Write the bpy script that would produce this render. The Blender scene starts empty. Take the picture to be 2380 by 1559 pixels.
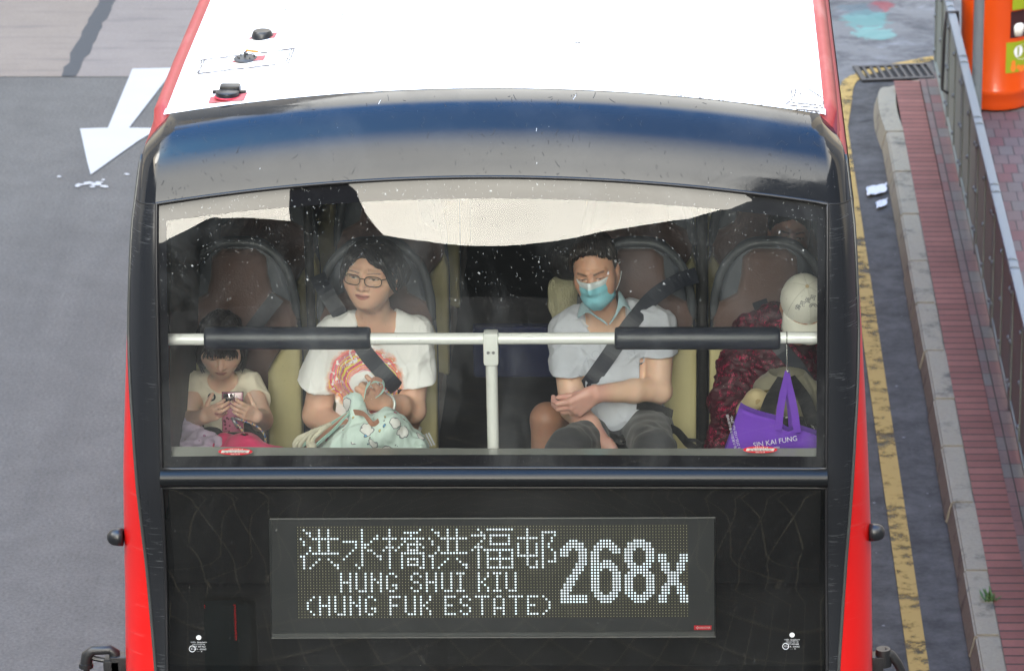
import bpy, bmesh, math, random
import numpy as np
from mathutils import Vector, Matrix
from mathutils.bvhtree import BVHTree
random.seed(7); np.random.seed(7)
SC = bpy.context.scene
COL = SC.collection
R = math.radians

# ------------------------------------------------------------------ camera geometry (photo measured on a 2380 px wide frame)
F, CX, CY, PIT = 9424., 1600., 780., R(20)
CAM = Vector((0.654, -12.88, 8.33))
sP, cP = math.sin(PIT), math.cos(PIT)
def ray(px, py):
    x = (px-CX)/F; y = -(py-CY)/F
    return Vector((x, cP+y*sP, -sP+y*cP))
def onz(px, py, z=0.):
    d = ray(px, py); return CAM + d*((z-CAM.z)/d.z)
def ony(px, py, y):
    d = ray(px, py); return CAM + d*((y-CAM.y)/d.y)

# ------------------------------------------------------------------ node helpers
class NT:
    def __init__(s, nt): s.nt = nt; s.n = nt.nodes; s.l = nt.links
    def new(s, t, **k):
        n = s.n.new(t)
        for a, b in k.items():
            setattr(n, a, b)
        return n
    def link(s, a, b): s.l.new(a, b)
    def val(s, v):
        n = s.new('ShaderNodeValue'); n.outputs[0].default_value = v; return n.outputs[0]
    def put(s, sock, v):
        if hasattr(v, 'links'): s.link(v, sock)
        elif isinstance(v, (tuple, list)) and len(v) == 3 and sock.type == 'RGBA': sock.default_value = (*v, 1)
        else: sock.default_value = v
    def math(s, op, a, b=0., c=None, clamp=False):
        n = s.new('ShaderNodeMath', operation=op, use_clamp=clamp)
        s.put(n.inputs[0], a); s.put(n.inputs[1], b)
        if c is not None: s.put(n.inputs[2], c)
        return n.outputs[0]
    def mix(s, f, a, b, blend='MIX'):
        n = s.new('ShaderNodeMix', data_type='RGBA', blend_type=blend)
        s.put(n.inputs[0], f); s.put(n.inputs[6], a); s.put(n.inputs[7], b)
        return n.outputs[2]
    def noise(s, vec, scale, detail=3., rough=.5, dist=0.):
        n = s.new('ShaderNodeTexNoise')
        if vec is not None: s.link(vec, n.inputs['Vector'])
        n.inputs['Scale'].default_value = scale; n.inputs['Detail'].default_value = detail
        n.inputs['Roughness'].default_value = rough; n.inputs['Distortion'].default_value = dist
        return n.outputs[0]
    def ramp(s, f, stops, interp='LINEAR'):
        n = s.new('ShaderNodeValToRGB'); s.put(n.inputs[0], f)
        cr = n.color_ramp; cr.interpolation = interp
        while len(cr.elements) < len(stops): cr.elements.new(.5)
        for e, (p, c) in zip(cr.elements, stops):
            e.position = p; e.color = (*c, 1) if isinstance(c, (tuple, list)) else (c, c, c, 1)
        return n.outputs[0]
    def step(s, v, a, b):
        n = s.new('ShaderNodeMapRange', interpolation_type='SMOOTHSTEP')
        s.put(n.inputs[0], v); n.inputs[1].default_value = a; n.inputs[2].default_value = b
        return n.outputs[0]
    def co(s, kind='Object', scale=None):
        t = s.new('ShaderNodeTexCoord').outputs[kind]
        if scale is None: return t
        m = s.new('ShaderNodeMapping'); m.inputs['Scale'].default_value = scale; s.link(t, m.inputs[0])
        return m.outputs[0]
    def sep(s, v):
        n = s.new('ShaderNodeSeparateXYZ'); s.link(v, n.inputs[0]); return n.outputs
    def bump(s, h, strength=.3, dist=.01):
        n = s.new('ShaderNodeBump'); s.link(h, n.inputs['Height'])
        n.inputs['Strength'].default_value = strength; n.inputs['Distance'].default_value = dist
        return n.outputs[0]

def newmat(name):
    m = bpy.data.materials.new(name); m.use_nodes = True
    t = NT(m.node_tree); b = t.n['Principled BSDF']
    return m, t, b
MATS = {}
def mat(name, col, rough=.5, var=.15, scale=8., metal=0., coat=0., spec=.5, bump=0., bscale=60., bdist=.004, vcol=False, sheen=0., sss=0., coord='Object', stretch=None, emit=0.):
    if name in MATS: return MATS[name]
    m, t, b = newmat(name)
    v = t.co(coord, stretch)
    n = t.noise(v, scale, 4., .6)
    if vcol:
        a = t.new('ShaderNodeAttribute'); a.attribute_name = 'Col'; base = a.outputs[0]
    else:
        base = t.val(0.); base = t.mix(0., col, col)
    lo = t.math('MULTIPLY_ADD', n, 2*var, 1-var)
    cc = t.new('ShaderNodeMix', data_type='RGBA', blend_type='MULTIPLY'); cc.inputs[0].default_value = 1.
    t.link(base, cc.inputs[6])
    cmb = t.new('ShaderNodeCombineColor'); [t.link(lo, cmb.inputs[i]) for i in range(3)]
    t.link(cmb.outputs[0], cc.inputs[7])
    t.link(cc.outputs[2], b.inputs['Base Color'])
    r = t.math('MULTIPLY_ADD', n, .25*rough, rough*.87, clamp=True); t.link(r, b.inputs['Roughness'])
    b.inputs['Metallic'].default_value = metal; b.inputs['Coat Weight'].default_value = coat
    b.inputs['Coat Roughness'].default_value = .05
    b.inputs['Specular IOR Level'].default_value = spec
    b.inputs['Sheen Weight'].default_value = sheen
    if sss:
        b.inputs['Subsurface Weight'].default_value = sss
        b.inputs['Subsurface Radius'].default_value = (.012, .004, .002); b.inputs['Subsurface Scale'].default_value = 1.
    if emit:
        b.inputs['Emission Color'].default_value = (*col, 1); b.inputs['Emission Strength'].default_value = emit
    if bump:
        h = t.noise(v, bscale, 3., .6); t.link(t.bump(h, bump, bdist), b.inputs['Normal'])
    MATS[name] = m
    return m

# ------------------------------------------------------------------ mesh helpers
def mk(name, verts, faces, mats=None, parent=None, smooth=False, fm=None, cols=None, uvs=None):
    me = bpy.data.meshes.new(name)
    me.from_pydata([tuple(v) for v in verts], [], [tuple(f) for f in faces])
    if mats is not None:
        for m in (mats if isinstance(mats, (list, tuple)) else [mats]): me.materials.append(m)
    if fm is not None: me.polygons.foreach_set('material_index', list(fm))
    if smooth: me.polygons.foreach_set('use_smooth', [True]*len(me.polygons))
    if cols is not None:
        a = me.color_attributes.new('Col', 'FLOAT_COLOR', 'POINT')
        c = np.ones((len(verts), 4), np.float32); c[:, :3] = np.asarray(cols); a.data.foreach_set('color', c.ravel())
    if uvs is not None:
        u = me.uv_layers.new(name='UVMap')
        li = np.zeros(len(me.loops), np.int32); me.loops.foreach_get('vertex_index', li)
        u.data.foreach_set('uv', np.asarray(uvs, np.float32)[li].ravel())
    me.update()
    o = bpy.data.objects.new(name, me); COL.objects.link(o)
    if parent is not None: o.parent = parent
    return o
def tag(o, label=None, cat=None, group=None, kind=None):
    if label: o['label'] = label
    if cat: o['category'] = cat
    if group: o['group'] = group
    if kind: o['kind'] = kind
    return o
def empty(name, label, cat, group=None, loc=(0, 0, 0)):
    o = bpy.data.objects.new(name, None); COL.objects.link(o); o.empty_display_size = .1
    return tag(o, label, cat, group)
class MB:
    def __init__(s): s.v = []; s.f = []; s.m = []; s.u = []
    def add(s, v, f, mi=0):
        o = len(s.v); s.v += [tuple(x) for x in v]; s.f += [tuple(i+o for i in q) for q in f]; s.m += [mi]*len(f); return s
    def box(s, lo, hi, bev=0., mi=0, M=None):
        bm = bmesh.new(); bmesh.ops.create_cube(bm, size=1.)
        lo, hi = Vector(lo), Vector(hi)
        for v in bm.verts: v.co = Vector([lo[i]+(v.co[i]+.5)*(hi[i]-lo[i]) for i in range(3)])
        if bev: bmesh.ops.bevel(bm, geom=bm.edges[:], offset=bev, segments=2, affect='EDGES', profile=.6)
        bm.verts.index_update()
        vs = [(M @ v.co if M is not None else v.co.copy()) for v in bm.verts]
        s.add(vs, [[v.index for v in f.verts] for f in bm.faces], mi); bm.free(); return s
    def tube(s, pts, r, n=10, mi=0, cap=True, flat=1., up=None):
        pts = [Vector(p) for p in pts]; k = len(pts)
        rs = r if isinstance(r, (list, tuple)) else [r]*k
        vs = []; prev = up
        for i, p in enumerate(pts):
            d = (pts[min(i+1, k-1)]-pts[max(i-1, 0)]).normalized()
            if prev is None: prev = Vector((0, 0, 1)) if abs(d.z) < .9 else Vector((1, 0, 0))
            a = (prev - d*prev.dot(d)).normalized(); b = d.cross(a); prev = a
            for j in range(n):
                t = 2*math.pi*j/n
                vs.append(p + a*(math.cos(t)*rs[i]) + b*(math.sin(t)*rs[i]*flat))
        fs = [(i*n+j, i*n+(j+1) % n, (i+1)*n+(j+1) % n, (i+1)*n+j) for i in range(k-1) for j in range(n)]
        if cap: fs += [tuple(range(n))[::-1], tuple((k-1)*n+j for j in range(n))]
        return s.add(vs, fs, mi)
    def ribbon(s, pts, wdir, w, th, mi=0):
        # strip with thickness: pts centre line, wdir per-point or single width direction
        k = len(pts); vs = []
        for i, p in enumerate(pts):
            p = Vector(p); d = (Vector(pts[min(i+1, k-1)])-Vector(pts[max(i-1, 0)])).normalized()
            wd = Vector(wdir[i] if isinstance(wdir, list) else wdir); wd = (wd-d*wd.dot(d)).normalized(); n = d.cross(wd)
            ww = w[i] if isinstance(w, list) else w
            for a, b in ((-1, -1), (1, -1), (1, 1), (-1, 1)): vs.append(p+wd*(a*ww/2)+n*(b*th/2))
        fs = [(i*4+j, i*4+(j+1) % 4, i*4+4+(j+1) % 4, i*4+4+j) for i in range(k-1) for j in range(4)]
        fs += [(3, 2, 1, 0), tuple((k-1)*4+j for j in range(4))]
        return s.add(vs, fs, mi)
    def lathe(s, prof, c, n=48, mi=0, ax=None):
        vs = []; c = Vector(c)
        for r, z in prof:
            for j in range(n):
                t = 2*math.pi*j/n; q = Vector((r*math.cos(t), r*math.sin(t), z))
                if ax is not None: q = ax @ q
                vs.append(c+q)
        k = len(prof)
        fs = [(i*n+j, i*n+(j+1) % n, (i+1)*n+(j+1) % n, (i+1)*n+j) for i in range(k-1) for j in range(n)]
        fs += [tuple((k-1)*n+j for j in range(n))]
        return s.add(vs, fs, mi)
    def prism(s, poly, d, mi=0):
        d = Vector(d); n = len(poly); a = [Vector(p) for p in poly]
        return s.add(a+[p+d for p in a], [tuple(range(n))[::-1], tuple(range(n, 2*n))]+[(i, (i+1) % n, n+(i+1) % n, n+i) for i in range(n)], mi)
    def build(s, name, mats=None, parent=None, smooth=False, cols=None, sharp=None):
        o = mk(name, s.v, s.f, mats, parent, smooth, s.m, cols)
        if smooth and sharp is not None:
            bm = bmesh.new(); bm.from_mesh(o.data)
            bmesh.ops.recalc_face_normals(bm, faces=bm.faces)
            for e in bm.edges:
                if len(e.link_faces) == 2 and e.calc_face_angle(0) > R(sharp): e.smooth = False
            bm.to_mesh(o.data); bm.free()
        return o
def grid(P):  # P[i][j] -> verts, faces
    a = len(P); b = len(P[0])
    return [q for row in P for q in row], [(i*b+j, i*b+j+1, (i+1)*b+j+1, (i+1)*b+j) for i in range(a-1) for j in range(b-1)]
def smooth_curve(pts, n=8):
    # Catmull-Rom through points
    pts = [Vector(p) for p in pts]; out = []
    for i in range(len(pts)-1):
        p0, p1, p2, p3 = pts[max(i-1, 0)], pts[i], pts[i+1], pts[min(i+2, len(pts)-1)]
        for k in range(n):
            t = k/n
            out.append(.5*((2*p1)+(p2-p0)*t+(2*p0-5*p1+4*p2-p3)*t*t+(3*p1-p0-3*p2+p3)*t**3))
    out.append(pts[-1]); return out
def text_mesh(s, flip=False):
    cu = bpy.data.curves.new('lettering', 'FONT'); cu.body = s; cu.align_x = 'CENTER'; cu.align_y = 'CENTER'; cu.resolution_u = 3
    o = bpy.data.objects.new('lettering', cu); COL.objects.link(o)
    dg = bpy.context.evaluated_depsgraph_get(); me = bpy.data.meshes.new_from_object(o.evaluated_get(dg))
    v = [(-x.co.x if flip else x.co.x, x.co.y) for x in me.vertices]; f = [tuple(p.vertices) for p in me.polygons]
    bpy.data.objects.remove(o); bpy.data.curves.remove(cu); bpy.data.meshes.remove(me)
    return v, f
def plane_text(mb, s, c, ux, uz, size, flip=False, mi=0, sx=1.):
    v, f = text_mesh(s, flip); c = Vector(c); ux = Vector(ux); uz = Vector(uz)
    mb.add([c+ux*(x*size*sx)+uz*(y*size) for x, y in v], f, mi)
def bvh_of(*objs):
    V = []; P = []
    for o in objs:
        off = len(V); V += [o.matrix_world @ v.co for v in o.data.vertices]; P += [tuple(i+off for i in p.vertices) for p in o.data.polygons]
    return BVHTree.FromPolygons(V, P)
def snap(bv, px, py, off=.003, y=None):
    d = ray(px, py).normalized(); h = bv.ray_cast(CAM, d)
    if h[0] is None: return ony(px, py, y) if y is not None else None
    return h[0] - d*off

# ------------------------------------------------------------------ world, sun, camera
def build_world():
    w = bpy.data.worlds.new('World'); SC.world = w; w.use_nodes = True
    t = NT(w.node_tree); bg = t.n['Background']
    sky = t.new('ShaderNodeTexSky'); sky.sky_type = 'NISHITA'; sky.sun_disc = False
    sky.sun_elevation = R(50); sky.sun_rotation = R(252); sky.air_density = 1.; sky.dust_density = .6; sky.ozone_density = 2.
    d = t.co('Generated'); x, y, z = t.sep(d)
    el = t.math('MULTIPLY', t.math('ARCSINE', z), 180/math.pi)
    az = t.math('MULTIPLY', t.math('ARCTAN2', x, t.math('MULTIPLY', y, -1.)), 180/math.pi)  # 0 = ahead of the bus
    # angle along the street: 0 ahead on the horizon .. 90 zenith .. 180 behind the bus
    s = t.math('MULTIPLY', t.math('ARCTAN2', z, t.math('MULTIPLY', y, -1.)), 180/math.pi)
    cl = t.noise(d, 2.2, 4., .55)
    gap = t.math('MULTIPLY', t.step(t.math('ADD', s, t.math('MULTIPLY', cl, 8.)), 48., 78.), t.math('SUBTRACT', 1., t.step(t.math('ADD', s, t.math('MULTIPLY', cl, 6.)), 124., 138.)))
    gap = t.math('MULTIPLY', gap, t.math('SUBTRACT', 1., t.step(t.math('ABSOLUTE', x), .38, .62)))
    low = t.math('SUBTRACT', 1., t.step(s, 22., 40.))
    cloud = t.mix(low, WORLD['cloud'], WORLD['cloud_low'])
    cloud = t.mix(1., cloud, t.ramp(cl, [(.3, .82), (.7, 1.15)]), 'MULTIPLY')
    cloud = t.mix(t.math('MULTIPLY', t.step(s, 112., 138.), .4), cloud, (0., 0., 0.))
    cloud = t.mix(t.step(t.math('ABSOLUTE', x), .55, .8), cloud, WORLD['cloud_side'])
    c1 = t.mix(gap, cloud, t.mix(1., sky.outputs[0], WORLD['tint'], 'MULTIPLY'))
    # skyline of the street canyon
    isf = t.math('LESS_THAN', y, 0.)
    aaz = t.math('ABSOLUTE', az)
    K = [(-40, 42), (-25, 24), (-19.5, 14.6), (-19., 15.6), (-18.55, 21.6), (-17.6, 21.2), (-13.2, 17.5), (-8.8, 12.4), (-5.6, 8.9), (-3.4, 7.7), (-.9, 8.3), (2.1, 11.7), (7.1, 18.3), (10.3, 22.6), (12.6, 25.8), (13.8, 33), (17.5, 41), (40, 46)]
    hf = t.math('MULTIPLY', t.ramp(t.math('DIVIDE', t.math('ADD', az, 40.), 80.), [((a+40)/80, h/60) for a, h in K], 'B_SPLINE'), 60.)
    tc = t.math('SUBTRACT', az, t.math('MULTIPLY_ADD', t.math('SUBTRACT', 30., el), .25, -14.3))
    tw = t.math('MULTIPLY', t.math('LESS_THAN', t.math('ABSOLUTE', tc), 1.9), 31.2)
    hf = t.math('MAXIMUM', hf, tw)
    wn = t.new('ShaderNodeTexWhiteNoise', noise_dimensions='1D'); t.link(t.math('SNAP', t.math('ADD', az, 3.), 9.), wn.inputs['W'])
    dev = t.math('SUBTRACT', 180., aaz)
    hb = t.math('MULTIPLY_ADD', t.step(t.math('ADD', dev, t.math('MULTIPLY', cl, 6.)), 8., 30.), 26., t.math('MULTIPLY_ADD', wn.outputs[0], 6., 22.))
    hgt = t.math('ADD', t.math('MULTIPLY', isf, hf), t.math('MULTIPLY', t.math('SUBTRACT', 1., isf), hb))
    bl = t.math('LESS_THAN', el, hgt)
    wcol = t.ramp(wn.outputs[0], [(0., (.8, .7, .52)), (.35, (.45, .45, .45)), (.7, (1., .85, .62)), (1., (.3, .33, .36))])
    fn = t.noise(t.co('Generated', (60., 60., 14.)), 1., 2.)
    fcol = t.mix(t.step(fn, .45, .65), WORLD['front_dark'], [c*1.7 for c in WORLD['front_dark']])
    dark = t.mix(isf, t.mix(1., wcol, (13., 13., 13.), 'MULTIPLY'), fcol)
    c2 = t.mix(bl, c1, dark)
    t.link(c2, bg.inputs[0]); bg.inputs[1].default_value = .1
WORLD = dict(cloud=(47., 46.5, 44.), cloud_low=(118., 112., 98.), cloud_side=(74., 64., 49.), tint=(1.9, 5.2, 7.6), front_dark=(.45, .5, .52))
def build_sun():
    l = bpy.data.lights.new('sun', 'SUN'); l.energy = .5; l.angle = R(14); l.color = (1, .95, .88)
    o = bpy.data.objects.new('sun', l); COL.objects.link(o)
    el, rot = R(50), R(252)
    dirv = Vector((math.sin(rot)*math.cos(el), math.cos(rot)*math.cos(el), math.sin(el)))
    o.rotation_euler = (-dirv).to_track_quat('-Z', 'Y').to_euler()
def build_camera():
    c = bpy.data.cameras.new('camera'); o = bpy.data.objects.new('camera', c); COL.objects.link(o)
    o.location = CAM; o.rotation_euler = (R(90)-PIT, 0, 0)
    c.sensor_width = 36; c.lens = 36*F/2380; c.shift_x = -(CX-1190)/2380; c.shift_y = 0
    c.clip_start = .5; c.clip_end = 2000
    c.dof.use_dof = True; c.dof.focus_distance = 13.9; c.dof.aperture_fstop = 9.
    SC.camera = o
build_world(); build_sun(); build_camera()
SC.view_settings.view_transform = 'Standard'; SC.view_settings.look = 'None'; SC.view_settings.exposure = .85; SC.view_settings.gamma = 1.
SC.render.engine = 'CYCLES'; SC.cycles.max_bounces = 10; SC.cycles.transparent_max_bounces = 12; SC.cycles.glossy_bounces = 5
SC.cycles.use_denoising = True
# ================================================================== STREET
def street():
    def gmat(name, c1, c2, speck, stain, rough=.85):
        m, t, b = newmat(name)
        v = t.co('Object')
        n1 = t.noise(v, 55., 5., .75); n2 = t.noise(v, .7, 5., .6); n3 = t.noise(v, 4., 4., .65)
        base = t.mix(n2, c1, c2)
        k = t.math('MULTIPLY_ADD', n1, 2*speck, 1-speck); k2 = t.math('MULTIPLY_ADD', n3, 2*stain, 1-stain)
        kk = t.math('MULTIPLY', k, k2)
        cm = t.new('ShaderNodeCombineColor'); [t.link(kk, cm.inputs[i]) for i in range(3)]
        base = t.mix(1., base, cm.outputs[0], 'MULTIPLY')
        return m, t, b, v, base, n1, rough
    def fin(m, t, b, base, n1, rough, bs=.5):
        t.link(base, b.inputs['Base Color']); b.inputs['Roughness'].default_value = rough; b.inputs['Specular IOR Level'].default_value = .12
        t.link(t.bump(n1, bs, .006), b.inputs['Normal'])
        return m
    m, t, b, v, base, n1, r = gmat('asphalt', (.078, .0745, .069), (.112, .107, .099), .9, .2)
    x, y, z = t.sep(v)
    trk = t.step(t.noise(t.co('Object', (1.6, .12, 1.)), 1.3, 4., .6, .4), .42, .7)
    base = t.mix(t.math('MULTIPLY', trk, .28), base, (.055, .053, .05))
    # worn lane is pale, the gutter side darker and bluer, with oily stains
    gut = t.step(t.math('ADD', x, t.math('MULTIPLY', t.noise(v, 1.4, 3.), .5)), 1.2, 1.75)
    base = t.mix(gut, base, t.mix(t.step(t.noise(v, 3.6, 7., .8), .18, .82), (.026, .0255, .0255), (.105, .102, .098)))
    st = t.step(t.noise(v, 1.7, 4., .6, .6), .60, .72)
    base = t.mix(t.math('MULTIPLY', t.math('MULTIPLY', st, gut), .6), base, (.012, .012, .014))
    vo = t.new('ShaderNodeTexVoronoi'); vo.inputs['Scale'].default_value = 9.; t.link(v, vo.inputs['Vector'])
    fl = t.math('LESS_THAN', vo.outputs['Distance'], t.math('MULTIPLY', t.sep(vo.outputs['Color'])[0], .10))
    base = t.mix(t.math('MULTIPLY', t.math('MULTIPLY', fl, gut), .6), base, (.24, .245, .25))
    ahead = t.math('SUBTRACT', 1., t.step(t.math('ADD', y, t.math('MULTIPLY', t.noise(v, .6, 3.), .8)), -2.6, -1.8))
    base = t.mix(t.math('MULTIPLY', ahead, .8), base, (.012, .013, .015))  # road ahead painted dark as if in footbridge shade, dimming the glass reflections
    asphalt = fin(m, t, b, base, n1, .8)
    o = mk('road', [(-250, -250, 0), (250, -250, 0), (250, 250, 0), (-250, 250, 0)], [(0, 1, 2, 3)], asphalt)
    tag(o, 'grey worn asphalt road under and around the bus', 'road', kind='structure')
    # concrete slabs ahead
    def slab_mat(name, c1, c2, stains=False):
        m, t, b, v, base, n1, r = gmat(name, c1, c2, .3, .1)
        x, y, z = t.sep(v)
        wv = t.noise(t.co('Object', (.6, 5., 1.)), 2., 3.)
        base = t.mix(t.math('MULTIPLY', t.step(wv, .5, .75), .35), base, (.08, .075, .075))
        if stains:
            d = t.noise(v, 2.4, 5., .7, .5)
            base = t.mix(t.math('MULTIPLY', t.step(d, .44, .68), .75), base, (.05, .05, .053))
            d3 = t.noise(v, 1.6, 4., .6); base = t.mix(t.math('MULTIPLY', t.step(d3, .55, .72), .5), base, (.24, .25, .27))
            for cx, cy, rx, ry, c in ((2.02, 17.05, .19, .30, (.09, .22, .20)), (2.06, 16.65, .16, .22, (.13, .27, .24)), (2.14, 17.42, .11, .16, (.22, .04, .045)), (1.98, 17.35, .16, .2, (.08, .11, .12))):
                nn = t.math('MULTIPLY', t.math('SUBTRACT', t.noise(v, 6., 5., .7, .8), .5), 3.4)
                q = t.math('ADD', t.math('POWER', t.math('ABSOLUTE', t.math('DIVIDE', t.math('SUBTRACT', x, cx), rx)), 2.), t.math('POWER', t.math('ABSOLUTE', t.math('DIVIDE', t.math('SUBTRACT', y, cy), ry)), 2.))
                f = t.math('SUBTRACT', 1., t.step(t.math('ADD', q, nn), .5, 1.1)); base = t.mix(t.math('MULTIPLY', f, .62), base, c)
        return fin(m, t, b, base, n1, .85, .3)
    Y0 = 15.5
    A = mk('concrete_road', [(-60, Y0, .004), (-3.90, Y0, .004), (-3.90, 120, .004), (-60, 120, .004)], [(0, 1, 2, 3)], slab_mat('concrete_tan', (.155, .13, .108), (.19, .162, .138)))
    tag(A, 'tan concrete road slab at the upper left corner', 'road slab', kind='structure')
    B = mk('concrete_road', [(-3.82, Y0, .004), (1.0, Y0, .004), (1.0, 120, .004), (-3.82, 120, .004)], [(0, 1, 2, 3)], slab_mat('concrete_grey', (.150, .132, .119), (.185, .163, .147)))
    tag(B, 'mauve grey concrete road slab beside the white roof', 'road slab', kind='structure')
    g = MB(); rr = random.Random(3)
    for i in range(60):
        y = Y0+i*.12; w = .045+.03*rr.random(); cx = -3.86+.012*(rr.random()-.5)
        g.v += [(cx-w, y, .0065), (cx+w, y, .0065)]
    g.f = [(2*i, 2*i+1, 2*i+3, 2*i+2) for i in range(59)]; g.m = [0]*59
    o = g.build('joint_seal', mat('bitumen', (.03, .033, .036), .8, .3, 20.)); tag(o, 'dark bitumen joint line between the two concrete slabs', 'joint', kind='structure')
    pts = [onz(*q) for q in ((1900, 300), (1958, 222), (1985, 178), (2050, 160), (2175, 136), (2500, 100))]
    far = [Vector((p.x, p.y, .004)) for p in pts]
    poly = [Vector((0.9, 14., .004))]+far+[Vector((60, 17, .004)), Vector((60, 120, .004)), Vector((.9, 120, .004))]
    o = mk('concrete_patch', poly, [tuple(range(len(poly)))], slab_mat('stained_concrete', (.11, .11, .108), (.16, .155, .15), True))
    tag(o, 'stained pale concrete ground with teal and red paint spills beyond the drain', 'concrete ground', kind='structure')

    # ---- painted markings
    def paint(name, col, thr, sc=22.):
        m, t, b = newmat(name); v = t.co('Object')
        n = t.noise(v, sc, 5., .7); n2 = t.noise(v, 3., 3.)
        col2 = t.mix(n2, col, [c*.8 for c in col])
        t.link(t.mix(t.noise(v, 90., 3.), col2, [c*.86 for c in col]), b.inputs['Base Color']); b.inputs['Roughness'].default_value = .75
        tr = t.new('ShaderNodeBsdfTransparent'); mx = t.new('ShaderNodeMixShader')
        f = t.step(t.math('ADD', n, t.math('MULTIPLY', t.noise(v, 1.6, 3., .6), thr[2])), thr[0], thr[1])
        t.link(f, mx.inputs[0]); t.link(tr.outputs[0], mx.inputs[1]); t.link(b.outputs[0], mx.inputs[2])
        t.link(mx.outputs[0], t.n['Material Output'].inputs[0]); return m
    white = paint('white_road_paint', (.37, .37, .365), (.27, .40, .12))
    yel = paint('yellow_road_paint', (.34, .22, .055), (.63, .92, .74), 10.)
    px = [(308, 163), (400, 161), (388, 185), (382, 194), (300, 300), (372, 301), (322, 330), (211, 409), (203, 380), (186, 302), (251, 300)]
    P = [onz(*q) for q in px]; P = [Vector((p.x, p.y, .008)) for p in P]
    o = mk('road_arrow', P, [(0, 1, 2, 3, 4, 10), (10, 4, 5, 6, 7, 8, 9)], white); tag(o, 'white painted arrow on the asphalt pointing towards the viewer', 'road arrow', kind='structure')
    g = MB(); rr = random.Random(5)
    for cx, cy, w, h in ((205, 428, 9, 3), (222, 431, 14, 4), (243, 436, 10, 3), (188, 432, 12, 2), (138, 413, 5, 2), (240, 421, 5, 2), (295, 408, 7, 2), (230, 427, 10, 2), (214, 437, 6, 2), (180, 436, 6, 2)):
        n = 9; vs = []
        for i in range(n):
            a = 2*math.pi*i/n; r = .7+.6*rr.random(); p = onz(cx+w*r*math.cos(a), cy+h*r*math.sin(a)); vs.append((p.x, p.y, .008))
        g.add(vs, [tuple(range(n))[::-1]])
    o = g.build('paint_marks', white); tag(o, 'scattered flakes of worn white paint below the arrow', 'paint flakes', kind='structure')
    # yellow line along the gutter
    g = MB(); L = []
    ys = [3.0+.25*i for i in range(46)]
    for y in ys:
        c = 1.783-.0072*(y-5.2); L.append((c, y))
    pts = [Vector((c, y, .008)) for c, y in L]
    tail = [onz(*q) for q in ((1964, 235), (1968, 205), (1985, 184), (2040, 164), (2110, 150), (2175, 137))]
    pts += [Vector((p.x, p.y, .008)) for p in smooth_curve(tail, 6)]
    vs = []
    for i, p in enumerate(pts):
        d = (pts[min(i+1, len(pts)-1)]-pts[max(i-1, 0)]).normalized(); n = Vector((d.y, -d.x, 0)); vs += [p-n*.05, p+n*.05]
    o = mk('yellow_line', vs, [(2*i, 2*i+1, 2*i+3, 2*i+2) for i in range(len(pts)-1)], yel); tag(o, 'worn yellow no-stopping line along the kerb', 'road line', kind='structure')

    # ---- kerb stones
    kmat, t, b = newmat('kerb_granite'); v = t.co('Object')
    n = t.noise(v, 60., 4., .7); n2 = t.noise(v, 5., 5., .7)
    base = t.mix(n, (.18, .158, .112), (.28, .255, .195)); base = t.mix(t.math('MULTIPLY', t.step(n2, .52, .72), .85), base, (.055, .05, .044))
    t.link(base, b.inputs['Base Color']); b.inputs['Roughness'].default_value = .85; t.link(t.bump(t.math('ADD', n, n2), .6, .008), b.inputs['Normal'])
    def kx(y): return 2.068-.0068*(y-5)   # outer top edge
    KW = .105; H = .13
    g = MB(); rr = random.Random(2); y = 2.0
    while y < 13.6:
        l = min(.72+.2*rr.random(), 13.75-y); j = .012*(rr.random()-.5)
        a, c = kx(y)+j, kx(y+l)+j; dz = .006*(rr.random()-.5); e = .004
        M = [(a-.03, y+e, 0), (a+KW+.03, y+e, 0), (a+KW+.02, y+e, H+dz), (a, y+e, H+dz), (c-.03, y+l-e, 0), (c+KW+.03, y+l-e, 0), (c+KW+.02, y+l-e, H+dz), (c, y+l-e, H+dz)]
        bm = bmesh.new(); V = [bm.verts.new(q) for q in M]
        for f in ((0, 3, 2, 1), (4, 5, 6, 7), (0, 1, 5, 4), (1, 2, 6, 5), (2, 3, 7, 6), (3, 0, 4, 7)): bm.faces.new([V[i] for i in f])
        bmesh.ops.bevel(bm, geom=bm.edges[:], offset=.009, segments=2, affect='EDGES'); bm.verts.index_update()
        g.add([v.co for v in bm.verts], [[v.index for v in f.verts] for f in bm.faces]); bm.free(); y += l
    # the rounded end of the kerb turns towards the drain
    arc = smooth_curve([Vector((kx(13.75), 13.75, 0)), Vector((1.985, 14.3, 0)), Vector((2.02, 14.9, 0)), Vector((2.13, 15.15, 0)), Vector((2.5, 15.35, 0)), Vector((4, 15.6, 0)), Vector((9, 16, 0))], 5)
    vs = []
    for i, p in enumerate(arc):
        d = (arc[min(i+1, len(arc)-1)]-arc[max(i-1, 0)]).normalized(); n_ = Vector((d.y, -d.x, 0)); h = H-.09*min(1, max(0, (i-6)/8))
        for u, z in ((-.03, 0), (0, h), (KW+.02, h), (KW+.03, 0)): vs.append(p+n_*u+Vector((0, 0, z)))
    g.add(vs, [(i*4+j, i*4+j+1, i*4+j+5, i*4+j+4) for i in range(len(arc)-1) for j in range(3)]+[(0, 1, 2, 3)])
    o = g.build('kerb', kmat); tag(o, 'weathered granite kerb stones between gutter and red brick paving', 'kerb', kind='structure')

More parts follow.
